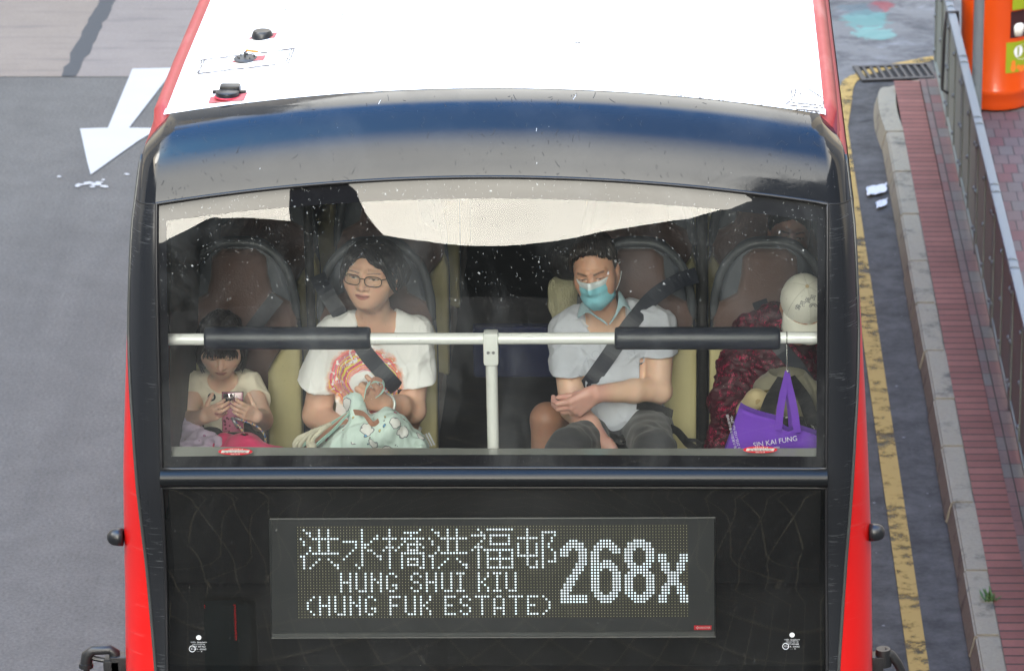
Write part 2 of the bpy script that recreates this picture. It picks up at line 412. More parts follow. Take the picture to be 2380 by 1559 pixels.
    # ---- paving
    def brick(name, c1, c2, mo, bw, bh, offset=.5, bias=0., sc=1., mort=.004):
        m, t, b = newmat(name); v = t.new('ShaderNodeUVMap').outputs[0]
        bt = t.new('ShaderNodeTexBrick'); bt.offset = offset; t.link(v, bt.inputs['Vector'])
        bt.inputs['Color1'].default_value = (*c1, 1); bt.inputs['Color2'].default_value = (*c2, 1); bt.inputs['Mortar'].default_value = (*mo, 1)
        bt.inputs['Scale'].default_value = sc; bt.inputs['Mortar Size'].default_value = mort; bt.inputs['Mortar Smooth'].default_value = .3
        bt.inputs['Bias'].default_value = bias; bt.inputs['Brick Width'].default_value = bw; bt.inputs['Row Height'].default_value = bh
        o_ = t.co('Object'); n = t.noise(o_, 3., 5., .7); n1 = t.noise(o_, 70., 4., .7)
        k = t.math('MULTIPLY', t.math('MULTIPLY_ADD', n, .7, .65), t.math('MULTIPLY_ADD', n1, .5, .75))
        cm = t.new('ShaderNodeCombineColor'); [t.link(k, cm.inputs[i]) for i in range(3)]
        t.link(t.mix(1., bt.outputs[0], cm.outputs[0], 'MULTIPLY'), b.inputs['Base Color']); b.inputs['Roughness'].default_value = .8
        hh = t.math('SUBTRACT', t.math('MULTIPLY', n1, .3), bt.outputs['Fac']); t.link(t.bump(hh, .6, .006), b.inputs['Normal']); return m
    red = brick('red_paver', (.15, .05, .040), (.20, .073, .058), (.022, .016, .014), .5, .098, 0., 0., 1., .008)
    mix_ = brick('mixed_paver', (.14, .062, .058), (.115, .107, .098), (.025, .022, .02), .11, .2, 0., 0.)
    path = brick('path_paver', (.12, .052, .053), (.105, .094, .09), (.028, .024, .022), .1, .2, .5, -.1)
    def strip(name, x0, x1, mt, label, y1=15.1):
        ys = [2+.6*i for i in range(100)]; ys = [y for y in ys if y < y1]+[y1]
        vs = []; uv = []
        for y in ys:
            s = .0068*(y-5)
            vs += [(x0-s, y, H+.004), (x1-s*.9, y, H+.004)]; uv += [(x0, y), (x1, y)]
        o = mk(name, vs, [(2*i, 2*i+1, 2*i+3, 2*i+2) for i in range(len(ys)-1)], mt, uvs=uv); return tag(o, label, 'paving', kind='structure')
    strip('pavement', 2.068+KW+.02-.005, 2.37, red, 'red brick paving strip beside the kerb', 14.95)
    strip('pavement', 2.37, 2.52, mix_, 'mixed red and grey paver course along the railing', 15.0)
    vs = [(2.515, 2, H), (30, 2, H), (30, 15.3, H), (2.42, 15.15, H)]
    o = mk('pavement', vs, [(0, 1, 2, 3)], path, uvs=[(p[0], p[1]) for p in vs]); tag(o, 'red and grey brick footpath behind the railing', 'footpath', kind='structure')

    # ---- drain grate
    gm = mat('cast_iron', (.05, .05, .053), .6, .25, 30., metal=.6)
    root = empty('drain_grate', 'dark cast iron drain grate with slots at the kerb end', 'drain grate', loc=(0, 0, 0))
    cx, cy, w, l = 2.17, 15.58, .27, .17
    Mx = Matrix.Translation((cx, cy, .012)) @ Matrix.Rotation(R(8), 4, 'Z')
    mk('pit', [(cx-w, cy-l, .0075), (cx+w, cy-l, .0075), (cx+w, cy+l, .0075), (cx-w, cy+l, .0075)], [(0, 1, 2, 3)], mat('pit_black', (.006, .006, .006), .9), root)
    g = MB()
    for sx in (-1, 1): g.box((sx*w-.02, -l-.02, -.004), (sx*w+.02, l+.02, .01), .003, M=Mx)
    for sy in (-1, 1): g.box((-w+.02, sy*l-.02, -.004), (w-.02, sy*l+.02, .01), .003, M=Mx)
    for i in range(9): xx = -w+.02+(i+.6)*(2*w-.04)/9.2; g.box((xx-.011, -l+.02, -.004), (xx+.011, l-.02, .008), .003, M=Mx)
    g.build('grating', gm, root)

    # ---- litter
    pm = mat('litter_paper', (.5, .51, .53), .8, .06)
    def paper(pts, label):
        rr = random.Random(len(label)); c = onz(*pts[0], .01); vs = []; n = 14; m = 10
        for i in range(n):
            for j in range(m):
                u = i/(n-1); w_ = j/(m-1); q = (pts[1][0]+(pts[2][0]-pts[1][0])*u, pts[1][1]+(pts[2][1]-pts[1][1])*w_+4*math.sin(3*u+1))
                p = onz(q[0]+1.5*math.sin(9*w_), q[1]+1.5*math.sin(11*u), 0); vs.append((p.x, p.y, .012+.012*abs(math.sin(7*u+3*w_))+.008*rr.random()))
        o = mk('paper_scrap', vs, [(i*m+j, i*m+j+1, (i+1)*m+j+1, (i+1)*m+j) for i in range(n-1) for j in range(m-1)], pm, smooth=True); tag(o, label, 'paper', 'paper scraps in the gutter')
    paper(((2038, 446), (2014, 456), (2060, 436)), 'larger crumpled white paper scrap lying in the gutter')
    paper(((2048, 478), (2036, 486), (2061, 471)), 'smaller white paper scrap lying in the gutter just below the larger one')
    # weed by the kerb
    g = MB(); rr = random.Random(4); base = onz(2298, 1395, H)
    for i in range(26):
        a = rr.random()*6.28; l = .03+.05*rr.random(); d = Vector((math.cos(a), math.sin(a), .5+rr.random())).normalized()*l; s_ = Vector((-math.sin(a), math.cos(a), 0))*.007
        b0 = base+Vector((rr.random()-.5, rr.random()-.5, 0))*.05
        g.add([b0-s_*.5, b0+s_*.5, b0+d*.6+s_, b0+d, b0+d*.6-s_], [(0, 1, 2, 3, 4)])
    o = g.build('weed', mat('weed_leaf', (.06, .11, .03), .6)); tag(o, 'small green weed growing in the joint behind the kerb', 'weed')

    # ---- railing with sheet panels
    fm, t, b = newmat('galvanised_panel'); v = t.co('Object'); n = t.noise(v, 6., 5., .6); n2 = t.noise(t.co('Object', (30., 30., 1.5)), 1.5, 3.)
    base = t.mix(n, (.15, .175, .155), (.21, .235, .21)); base = t.mix(t.math('MULTIPLY', t.step(n2, .55, .8), .35), base, (.2, .21, .2))
    t.link(base, b.inputs['Base Color']); b.inputs['Roughness'].default_value = .65; b.inputs['Metallic'].default_value = 0.
    rm = mat('galvanised_rail', (.15, .172, .185), .6, .15, 12., metal=.1)
    dark = mat('black_bracket', (.02, .02, .022), .5)
    root = empty('railing', 'grey galvanised pedestrian railing with bolted sheet panels along the pavement', 'railing')
    FX = lambda y: 2.463-.0045*(y-8)
    y0 = 3.0; PL = 1.36; zt = .98
    for k in range(9):
        a, c = y0+k*PL, y0+(k+1)*PL-.03
        g = MB(); g.box((FX(a)-.002, a, H+.07), (FX(a)+.004, c, zt-.06))
        for f in (0, .5, 1.):
            yy = a+.02+(c-a-.04)*f; g.box((FX(a)-.012, yy-.014, H+.07), (FX(a)-.0025, yy+.014, zt-.06), .003)
        g.box((FX(a)-.014, a, H+.05), (FX(a)+.012, c, H+.078), .004)
        pass
        for f in (0, .5, 1.):
            yy = a+.02+(c-a-.04)*f
            for z in (H+.16, .55, zt-.14):
                p = Vector((FX(a)-.012, yy, z)); g.tube([p, p-Vector((.008, 0, 0)), p-Vector((.014, 0, 0))], [.016, .016, .008], 10, 1)
        g.build('panel', [fm, rm], root)
        g = MB(); xx = FX(c+.015)+.012; g.tube([(xx, c+.015, H), (xx, c+.015, zt-.01)], .024, 12); g.build('post', rm, root, True, sharp=40)
    g = MB(); g.box((FX(9)-.03, y0-.1, zt-.022), (FX(9)+.03, y0+9*PL+.05, zt+.022), .018)
    for v_ in range(len(g.v)):
        q = g.v[v_]; g.v[v_] = (q[0]+FX(q[1])-FX(9), q[1], q[2])
    for k in range(9):
        yy = y0+(k+1)*PL-.015
        for dy in (-.07, .07): g.tube([(FX(yy), yy+dy-.014, zt), (FX(yy), yy+dy+.014, zt)], .0325, 14)
    g.build('top_rail', rm, root, True, sharp=50)
    # black wire bracket hung on the rail
    g = MB(); a = Vector((FX(13.6), 13.62, zt)); g.tube([a+Vector((.05, .12, -.12)), a+Vector((.036, 0, .03)), a+Vector((-.04, 0, .03)), a+Vector((-.05, -.02, -.1)), a+Vector((-.06, -.06, -.50)), a+Vector((-.02, -.08, -.52))], .011, 8)
    o = g.build('wire_bracket', dark, None, True); tag(o, 'black bent metal bracket hooked over the railing top', 'bracket')
    # sign pole behind the railing
    g = MB(); b0 = Vector((2.52, 12.35, H)); g.tube([b0, b0+Vector((0.01, 0, 3.2))], .034, 20)
    o = g.build('sign_pole', rm, None, True, sharp=50); tag(o, 'round galvanised pole standing behind the railing before the orange bin', 'pole')

    # ---- litter bin
    om = mat('orange_plastic', (.60, .062, .002), .32, .05, 4., coat=.3)
    c = Vector((2.80, 14.42, H+.004))
    root = empty('litter_bin', 'bright orange round litter bin with green stickers behind the railing', 'litter bin')
    g = MB(); g.lathe([(.0, 0), (.20, 0), (.235, .012), (.243, .05), (.243, .10), (.252, .115), (.255, .14), (.252, .158), (.246, .17), (.244, .6), (.25, .9), (.262, .905), (.262, .95), (.25, .97), (.16, 1.1), (.0, 1.13)], c, 64)
    g.build('body', om, root, True, sharp=40)
    def onbin(a, z, r=.2475): return c+Vector((r*math.sin(a), -r*math.cos(a), z))
    def bpatch(name, a0, a1, z0, z1, mt, r, n=10, rnd=0.):
        vs, fs = grid([[onbin(a0+(a1-a0)*i/n, z0+(z1-z0)*j/3, r) for j in range(4)] for i in range(n+1)]); return mk(name, vs, fs, mt, root, True)
    gr = mat('lime_sticker', (.27, .33, .01), .5, .05)
    bpatch('opening', .33, 1.1, .53, .72, mat('bin_opening', (.03, .004, .006), .7), .2478)
    bpatch('sticker', .22, 1.2, .28, .50, gr, .2485)
    bpatch('sticker', .34, 1.2, .735, .95, gr, .2665)
    g = MB()
    for a, z, ra, rz, mi in ((.78, .42, .30, .055, 0), (.62, .43, .16, .04, 0), (.45, .315, .09, .03, 1), (.45, .345, .07, .025, 1), (.75, .30, .12, .025, 1), (.62, .315, .06, .02, 1)):
        n = 18; g.add([onbin(a+ra*math.cos(2*math.pi*i/n), z+rz*math.sin(2*math.pi*i/n), .2493+.0006*mi) for i in range(n)], [tuple(range(n))], mi)
    for r in range(4): g.add([onbin(.6+.0, .40+.014*r, .2503), onbin(.98, .40+.014*r, .2503), onbin(.98, .405+.014*r, .2503), onbin(.6, .405+.014*r, .2503)], [(0, 1, 2, 3)], 2)
    g.build('sticker_print', [mat('sticker_white', (.75, .75, .8), .5), mat('sticker_orange', (.75, .2, .02), .5), mat('sticker_ink', (.3, .3, .35), .5)], root)
    g = MB(); q = onbin(.62, .585, .225); g.lathe([(0, -.05), (.04, -.045), (.047, 0), (.047, .03), (.03, .045), (0, .048)], q, 20)
    o = g.build('drink_cup', mat('cup_white', (.78, .76, .68), .4), None, True); tag(o, 'white cup stuffed in the opening of the orange bin', 'cup')
    # ---- box junction lines and a van further down the street (the bus front mirrors them)
    g = MB()
    for k in range(-12, 13):
        for dx in (-1, 1):
            c = Vector((-2.5+k*1.5, -20, .008)); d = Vector((dx*.62, 1, 0)).normalized(); n = Vector((d.y, -d.x, 0))*.035; g.add([c-d*17-n, c-d*17+n, c+d*17+n, c+d*17-n], [(0, 1, 2, 3)])
    for i, v_ in enumerate(g.v): g.v[i] = (v_[0], v_[1], .008+.0004*(i//4 % 8))
    o = g.build('box_junction', mat('junction_yellow', (.15, .12, .07), .8)); tag(o, 'criss-cross yellow box junction lines on the road the bus is facing', 'road lines', kind='structure')
    root = empty('van', 'dark teal van mirrored in the lower left of the black front glass', 'van')
    M = Matrix.Translation((-6.9, -11.3, 0)) @ Matrix.Rotation(R(-12), 4, 'Z')
    teal = mat('teal_van_paint', (.012, .075, .10), .25, .1, coat=.5); blk = mat('van_black', (.01, .01, .011), .3)
    g = MB(); g.box((-.8, -4.2, .35), (.8, 0, 1.12), .07, M=M); g.box((-.72, -3.1, 1.10), (.72, -.06, 1.92), .10, M=M); g.build('body', teal, root, True, sharp=40)
    g = MB(); g.box((-.66, -.07, 1.18), (.66, -.045, 1.72), .02, M=M); g.build('rear_window', blk, root)
    for sx in (-1, 1):
        g = MB(); g.box((sx*.715-.015, -2.9, 1.2), (sx*.715+.015, -.25, 1.72), .01, M=M); g.build('side_window', blk, root)
        g = MB(); g.box((sx*.72-.04, -.03, .80), (sx*.72+.04, .03, 1.00), .02, M=M); g.build('tail_light', mat('red_tail_lamp', (.9, .01, .02), .4, emit=1.6), root)
        for yy in (-.7, -3.3): MB().lathe([(0, -.09), (.30, -.09), (.32, 0), (.30, .09), (0, .09)], M @ Vector((sx*.74, yy, .32)), 28, ax=(Matrix.Rotation(R(90), 3, 'Y'))).build('wheel', mat('tyre_rubber', (.02, .02, .02), .8), root, True, sharp=40)
    g = MB(); g.box((-.08, -.045, 1.80), (.08, -.025, 1.84), .005, M=M); g.build('brake_light', mat('red_tail_lamp', (.9, .01, .02), .4, emit=1.6), root)
street()
# ================================================================== BUS
BUS = empty('double_decker_bus', 'red double decker bus with white roof and black front seen from above', 'bus')
# front centre-line profile (y, z, lean angle) walked up and down from the upper window bottom
def lean(py):
    K = [(1700, 8), (1559, 9), (1200, 8.5), (1130, 7), (1088, 6), (900, 7.), (700, 9), (575, 13.2), (500, 17), (430, 20.5), (412, 25), (380, 28.5), (330, 35), (300, 42), (270, 54), (245, 67), (225, 77), (207, 86)]
    for (a, va), (b, vb) in zip(K, K[1:]):
        if a >= py >= b: return va+(vb-va)*(a-py)/(a-b)
    return K[0][1] if py > 1700 else K[-1][1]
PROF = {}
def walk():
    y, z = 0., ony(1150, 1088, 0.).z; PROF[1088] = (y, z); step = 1
    for py in range(1087, 206, -1):
        a = R(lean(py)); d = ray(1150, py)
        # intersect ray (in y,z plane) with line through (y,z) direction (sin a, cos a)
        s_, c_ = math.sin(a), math.cos(a)
        k = ((CAM.z-z)*d.y-(CAM.y-y)*d.z)/(c_*d.y-s_*d.z); y, z = y+k*s_, z+k*c_; PROF[py] = (y, z)
    y, z = PROF[1088]
    for py in range(1089, 2150):
        a = R(lean(py)); d = ray(1150, py); s_, c_ = math.sin(a), math.cos(a)
        k = ((CAM.z-z)*d.y-(CAM.y-y)*d.z)/(c_*d.y-s_*d.z); y, z = y+k*s_, z+k*c_; PROF[py] = (y, z)
walk()
def pw(K, x):
    if x <= K[0][0]: return K[0][1]
    for (a, va), (b, vb) in zip(K, K[1:]):
        if a <= x <= b: return va+(vb-va)*(x-a)/(b-a)
    return K[-1][1]
XO = -.013
Bow6 = [(1135, 0.), (1330, .03), (2200, .03)]
Crown = [(207, .100), (240, .105), (412, .105), (500, .088), (700, .055), (1088, .018), (1130, .016), (2200, .016)]
Bow = [(207, .03), (300, .03), (412, .03), (1088, .035), (1135, .036), (1400, .085), (2200, .10)]
GlassW = [(207, 1.118), (260, 1.130), (412, 1.139), (480, 1.139), (1088, 1.140), (1559, 1.150), (2200, 1.16)]
SideW = [(207, 1.165), (240, 1.182), (270, 1.197), (330, 1.211), (480, 1.234), (760, 1.262), (1000, 1.283), (1300, 1.306), (1559, 1.315), (2200, 1.32)]
CornD = [(207, .03), (260, .07), (412, .12), (760, .15), (2200, .17)]
def S(u, py, off=0.):
    """front skin, u in [-1,1] across the flat part"""
    i = min(max(int(py), 207), 2148); f = py-i
    y0, z0 = PROF[i]; y1, z1 = PROF.get(i+1, PROF[i]); y = y0+(y1-y0)*f; z = z0+(z1-z0)*f
    a = R(lean(py))
    return Vector((XO+u*pw(GlassW, py), y+pw(Bow, py)*u*u+pw(Bow6, py)*u**6-off*math.cos(a), z-pw(Crown, py)*u*u+off*math.sin(a)))
def Corner(sd, py, th, off=0.):
    e = S(sd, py); g_, w_, D = pw(GlassW, py), pw(SideW, py), pw(CornD, py); a = R(lean(py))
    s_ = math.sin(th); c_ = math.cos(th)
    x = g_+(w_-g_)*s_**1.0; y = e.y+D*(1-c_)
    # roof line: corner drops a little as it turns
    z = e.z-.02*s_*min(1., max(0., (520-py)/180.))-.035*s_*max(0, (300-py)/93.)
    return Vector((XO+sd*(x+off*s_), y-off*c_*math.cos(a), z+off*math.sin(a)*c_))
def ThB(py):  # where black meets red round the corner
    return R(pw([(207, 88), (300, 86), (480, 78), (760, 64), (1000, 44), (1130, 36), (1300, 26), (1559, 15), (1700, 11), (2200, 4)], py))

def panel_material():
    m, t, b = newmat('gloss_black'); v = t.co('Object')
    sc = t.co('Object', (1.2, 10., 10.)); 
    n = t.noise(v, 3., 5., .65); n2 = t.noise(v, 40., 4., .7)
    base = t.mix(t.math('MULTIPLY', t.step(n, .45, .7), .35), (.012, .013, .015), (.035, .036, .037))
    chips = t.math('MULTIPLY', t.math('GREATER_THAN', t.noise(v, 70., 2., .5), .785), .25)
    base = t.mix(chips, base, (.5, .5, .5))
    t.link(base, b.inputs['Base Color'])
    b.inputs['IOR'].default_value = 1.42
    t.link(t.math('MULTIPLY_ADD', t.step(t.noise(t.co('Object', (1.5, 1., 3.)), 3.5, 6., .7, .6), .38, .7), .16, .045), b.inputs['Roughness'])
    t.link(t.bump(n2, .03, .002), b.inputs['Normal'])
    return m
BLACK = panel_material()
def scuffed():
    m, t, b = newmat('scuffed_black_rubber'); v = t.co('Object')
    n = t.noise(v, 3., 4., .6)
    st = t.noise(t.co('Object', (5., 4., 60.)), 2.2, 3., .6, 1.2)
    f = t.math('MULTIPLY', t.step(st, .56, .7), t.step(n, .46, .66))
    t.link(t.mix(t.math('MULTIPLY', f, .8), (.014, .015, .017), (.10, .105, .11)), b.inputs['Base Color'])
    t.link(t.math('MULTIPLY_ADD', f, .4, .22), b.inputs['Roughness']); return m
SCUFF = scuffed()
def redpaint():
    m, t, b = newmat('red_bus_paint'); v = t.co('Object'); n = t.noise(v, 1.5, 4., .6); st = t.noise(t.co('Object', (3., .4, 40.)), 2., 3.)
    base = t.mix(t.math('MULTIPLY', t.step(n, .4, .7), .25), (.50, .007, .006), (.44, .02, .018))
    base = t.mix(t.math('MULTIPLY', t.step(st, .62, .75), .25), base, (.5, .13, .115))
    t.link(base, b.inputs['Base Color']); b.inputs['Roughness'].default_value = .32; b.inputs['Coat Weight'].default_value = .15; b.inputs['Coat Roughness'].default_value = .08; return m
RED = redpaint()
def fadedred():
    m, t, b = newmat('faded_red_paint'); v = t.co('Object'); n = t.noise(v, 14., 5., .7); n2 = t.noise(t.co('Object', (1., .3, 1.)), 9., 4.)
    base = t.mix(n, (.25, .02, .02), (.33, .055, .05)); base = t.mix(t.math('MULTIPLY', t.step(n2, .55, .75), .5), base, (.38, .17, .15))
    t.link(base, b.inputs['Base Color']); b.inputs['Roughness'].default_value = .55; return m
FRED = fadedred()
def whiteroof():
    m, t, b = newmat('white_roof_paint'); v = t.co('Object')
    n = t.noise(v, 2., 4., .6); st = t.noise(t.co('Object', (16., 1.2, 1.)), 2.2, 5., .7); sp = t.noise(v, 26., 3., .6)
    base = t.mix(t.math('MULTIPLY', t.step(st, .5, .8), .25), (.80, .80, .80), (.62, .63, .64))
    base = t.mix(t.math('MULTIPLY', t.step(t.noise(t.co('Object', (9., 2., 1.)), 1.3, 4., .6, .8), .66, .76), .35), base, (.5, .51, .53))
    base = t.mix(t.math('MULTIPLY', t.math('GREATER_THAN', sp, .80), .7), base, (.12, .12, .12))
    t.link(base, b.inputs['Base Color']); b.inputs['Roughness'].default_value = .45; t.link(t.bump(st, .05, .003), b.inputs['Normal']); return m
WHITE_ROOF = whiteroof()
rows_v = [207, 210, 214, 219, 225, 232, 240, 249, 259, 270, 282, 295, 310, 327, 345, 365, 388, 411]
nu = 60
us = [-1+2*i/nu for i in range(nu+1)]
# visor dome with its corners, one piece
P = []
for py in rows_v:
    row = [Corner(-1, py, ThB(py)*(1-k/12)) for k in range(12)] + [S(u, py) for u in us] + [Corner(1, py, ThB(py)*(k+1)/12) for k in range(12)]
    P.append(row)
v, f = grid(P); VIS = mk('visor', v, [q[::-1] for q in f], BLACK, BUS, True)
g = MB(); rr = random.Random(21); bvv = bvh_of(VIS)
for i in range(430):
    x = rr.uniform(340, 1945); y = rr.uniform(215, 470); big = rr.random() < .25
    if rr.random() < .35: x = rr.choice((rr.gauss(400, 60), rr.gauss(1880, 60), rr.gauss(1200, 90)))
    l = rr.uniform(3, 10)*(2.2 if big else 1); a = rr.gauss(1.5, .5); cv = rr.uniform(-.8, .8); w_ = rr.uniform(.3, .75); pts = []
    for k in range(5):
        d_ = snap(bvv, x, y, .0006)
        if d_ is None: break
        pts.append((x, y)); x += math.cos(a)*l/4; y += math.sin(a)*l/4*.8; a += cv/4
    for k in range(len(pts)-1):
        q0, q1 = pts[k], pts[k+1]; tx, ty = q1[0]-q0[0], q1[1]-q0[1]; ln = math.hypot(tx, ty) or 1; nx, ny = -ty/ln*w_, tx/ln*w_
        c4 = [snap(bvv, q0[0]-nx, q0[1]-ny, .0006), snap(bvv, q1[0]-nx, q1[1]-ny, .0006), snap(bvv, q1[0]+nx, q1[1]+ny, .0006), snap(bvv, q0[0]+nx, q0[1]+ny, .0006)]
        if all(c is not None for c in c4): g.add(c4, [(0, 1, 2, 3)], 1 if i % 55 == 0 else 0)
g.build('scratches', [mat('scratch_dark', (.008, .008, .009), .7), mat('scratch_pale', (.45, .46, .47), .7)], VIS)
# roof: white sheet with red edges
roof_r = []; edge = {-1: [], 1: []}
RL = [0, .02, .06, .15, .3, .6, 1, 1.6, 2.3, 3, 4, 6, 8, 10, 11.9]
for dy in RL:
    fz = min(1., dy/.6); row = []
    for i in range(41):
        u = -1+2*i/40; p = S(u*1.02, 207); lift = .012*fz
        row.append(Vector((p.x, p.y+.004+dy, p.z+lift+(.004 if dy else .001))))
    roof_r.append(row)
    for sd in (-1, 1):
        e = row[40 if sd > 0 else 0]; c0 = Corner(sd, 207, R(88)); w_ = pw(SideW, 270)
        edge[sd].append([e+Vector((sd*-.01, 0, -.004)), e+Vector((sd*.006, 0, .010)), e+Vector((sd*.02, 0, .012)), Vector((e.x+sd*.040, e.y, e.z-.004)), Vector((XO+sd*1.184, e.y, e.z-.045)), Vector((XO+sd*1.199, e.y, e.z-.10)), Vector((XO+sd*1.207, e.y, e.z-.16))])
        if dy == 0: edge[sd][-1] = [S(sd, 207, .0004)]+[Corner(sd, 207, R(q), .0006) for q in (30, 60, 86)]+[Corner(sd, yy, ThB(yy), .0008) for yy in (232, 262, 296)]
        if dy == .02: edge[sd].pop()
v, f = grid(roof_r); mk('roof', v, f, WHITE_ROOF, BUS, True)
for sd in (-1, 1):
    v, f = grid(edge[sd]); mk('roof_edge', v, [q[::-1] for q in f] if sd < 0 else f, FRED, BUS, True)
# white paint feathered onto the visor joint + hand painted panel outlines on the roof
INK = mat('roof_scuff', (.09, .075, .065), .7, .4, 40.)
BV_ROOF = bvh_of(bpy.data.objects['roof'])
g = MB(); rr = random.Random(11)
def scuffline(a, b, w=.9, seg=14, gap=.25):
    for i in range(seg):
        if rr.random() < gap: continue
        q = []
        for t_ in (i/seg, (i+1.05)/seg):
            x = a[0]+(b[0]-a[0])*t_+rr.uniform(-.8, .8); y = a[1]+(b[1]-a[1])*t_+rr.uniform(-.6, .6); q.append((x, y))
        ww = w*rr.uniform(.5, 1.3); d = Vector((q[1][0]-q[0][0], q[1][1]-q[0][1])).normalized(); n_ = Vector((-d.y, d.x))*ww/2
        pts = [snap(BV_ROOF, q[0][0]-n_.x, q[0][1]-n_.y), snap(BV_ROOF, q[1][0]-n_.x, q[1][1]-n_.y), snap(BV_ROOF, q[1][0]+n_.x, q[1][1]+n_.y), snap(BV_ROOF, q[0][0]+n_.x, q[0][1]+n_.y)]
        if all(p is not None for p in pts): g.add(pts, [(0, 1, 2, 3)])
for a, b in (((463, 141), (685, 114)), ((685, 114), (670, 147)), ((670, 147), (461, 172)), ((461, 172), (476, 138)), ((678, 116), (664, 146)), ((470, 140), (458, 172)),
             ((1830, 245), (1912, 252)), ((1912, 252), (1916, 225)), ((1880, 208), (1912, 228)), ((1838, 205), (1842, 228)), ((1850, 208), (1846, 226)), ((1858, 206), (1862, 222)), ((1842, 230), (1826, 244)), ((1830, 238), (1908, 246)),
             ((365, 272), (700, 236)), ((1560, 225), (1930, 262)), ((655, 24), (668, 23)), ((1336, 99), (1350, 101)), ((1337, 101), (1348, 99)), ((798, 30), (792, 50)), ((848, 22), (862, 23))):
    scuffline(a, b, 2.6, gap=.1)
for x in range(1570, 1930, 9):  # flaking paint along the joint
    y = 222+(x-1570)/360*44; scuffline((x, y-rr.uniform(0, 3)), (x+rr.uniform(4, 12), y+rr.uniform(-1, 4)), rr.uniform(1, 2.6), 3, .2)
g.build('roof_scuffs', INK, BUS)  # scuff lines, panel outlines and flaking paint in one mesh
# roof fittings with pink tape
BLKP = mat('black_plastic', (.011, .012, .014), .38, .2, 20.)
TAPE = mat('pink_tape', (.42, .10, .10), .7, .15, 20.)
def on_roof(x, y): return snap(BV_ROOF, x, y, 0.)
def patch(name, quad, lift, mt, parent):
    pts = [on_roof(*q)+Vector((0, 0, lift)) for q in quad]; return mk(name, pts, [(0, 1, 2, 3)], mt, parent)
for kind, cx, cy, tape in (('cap', 610, 88, ((575, 93), (592, 85), (645, 78), (638, 90))), ('base', 572, 140, ((535, 148), (560, 138), (618, 131), (612, 142))), ('knob', 530, 226, ((484, 243), (489, 228), (575, 218), (566, 236)))):
    root = bpy.data.objects.new('roof_fitting', None); COL.objects.link(root); root.parent = BUS
    patch('tape', tape, .0035, TAPE, root)
    c = on_roof(cx, cy)
    if kind == 'cap':
        MB().lathe([(0, 0), (.040, 0), (.040, .006), (.034, .022), (.030, .026), (0, .027)], c, 40).build('cover', BLKP, root, True, sharp=35)
    elif kind == 'base':
        g = MB(); g.lathe([(0, 0), (.042, 0), (.044, .005), (.038, .010), (0, .010)], c, 40)
        g.tube([c+Vector((-.004, 0, .01)), c+Vector((-.004, 0, .028)), c+Vector((.004, 0, .03))], .004, 8); rr2 = random.Random(3)
        for i in range(10):
            a = rr2.random()*6.3; q = c+Vector((.03*math.cos(a), .03*math.sin(a), .01)); g.tube([q, q+Vector((0, 0, .006))], .0025, 6)
        g.build('cover', mat('grey_plastic', (.05, .05, .05), .5, .3, 60.), root, True, sharp=35)
        g = MB(); g.box((-.022, -.008, 0), (.022, .008, .005), .002, M=Matrix.Translation(c+Vector((.022, 0, .030))) @ Matrix.Rotation(R(8), 4, 'Y')); g.build('clip', mat('orange_clip', (.65, .17, .01), .5), root)
    else:
        g = MB(); g.box((-.036, -.022, 0), (.036, .022, .036), .010, M=Matrix.Translation(c+Vector((.006, .025, .002)))); g.box((-.058, -.008, 0), (.058, .008, .012), .003, M=Matrix.Translation(c+Vector((.004, .012, .008)))); g.build('bracket', BLKP, root, True, sharp=35)
        MB().lathe([(0, 0), (.041, 0), (.042, .010), (.040, .017), (.034, .020), (0, .021)], c+Vector((0, -.012, .006)), 40).build('cover', BLKP, root, True, sharp=35)
        MB().lathe([(0, 0), (.047, 0), (.044, .006), (0, .006)], c+Vector((0, -.012, .0036)), 40).build('sealant', mat('pink_sealant', (.4, .015, .04), .4), root, True)

# pillars and red corners
rows_p = [411, 420, 440, 470, 510, 560, 620, 700, 780, 860, 940, 1020, 1088, 1130, 1180, 1250, 1330, 1420, 1500, 1560, 1650, 1800, 2000, 2140]
for sd in (-1, 1):
    P = [[Corner(sd, py, ThB(py)*(k/16)) for k in range(17)] for py in rows_p]; v, f = grid(P)
    mk('windscreen_pillar', v, f if sd < 0 else [q[::-1] for q in f], SCUFF, BUS, True)
    P = [[Corner(sd, py, ThB(py)+(R(90)-ThB(py))*k/12) for k in range(13)]+[Vector((XO+sd*(pw(SideW, py)+.004), Corner(sd, py, R(90)).y+d, Corner(sd, py, R(90)).z)) for d in (.3, 1, 3, 6, 9, 11.5)] for py in rows_p]
    v, f = grid(P); mk('side_panel', v, f if sd < 0 else [q[::-1] for q in f], RED, BUS, True)
    # upper side above the window line is covered by this part too (visor rows)
    P = [[Corner(sd, py, ThB(py)+(R(90)-ThB(py))*k/4) for k in range(5)]+[Vector((XO+sd*(pw(SideW, py)+.004), Corner(sd, py, R(90)).y+d, Corner(sd, py, R(90)).z)) for d in (.3, 1, 3, 6, 9, 11.5)] for py in (250, 270, 295, 330, 370, 412)]
    v, f = grid(P); mk('side_panel', v, f if sd < 0 else [q[::-1] for q in f], RED, BUS, True)
    # edge seal between black and red
    g = MB(); g.tube([Corner(sd, py, ThB(py), .001) for py in range(300, 2140, 20)], .006, 8); g.build('edge_seal', mat('grey_seal', (.045, .047, .045), .3, .3), BUS, True)
    # joint line of the visor and pillar
    g = MB(); g.tube([Corner(sd, 411.5, ThB(411)*k/12, -.002) for k in range(13)], .0035, 6); g.build('panel_joint', mat('joint_black', (.006, .006, .006), .6), BUS, True)

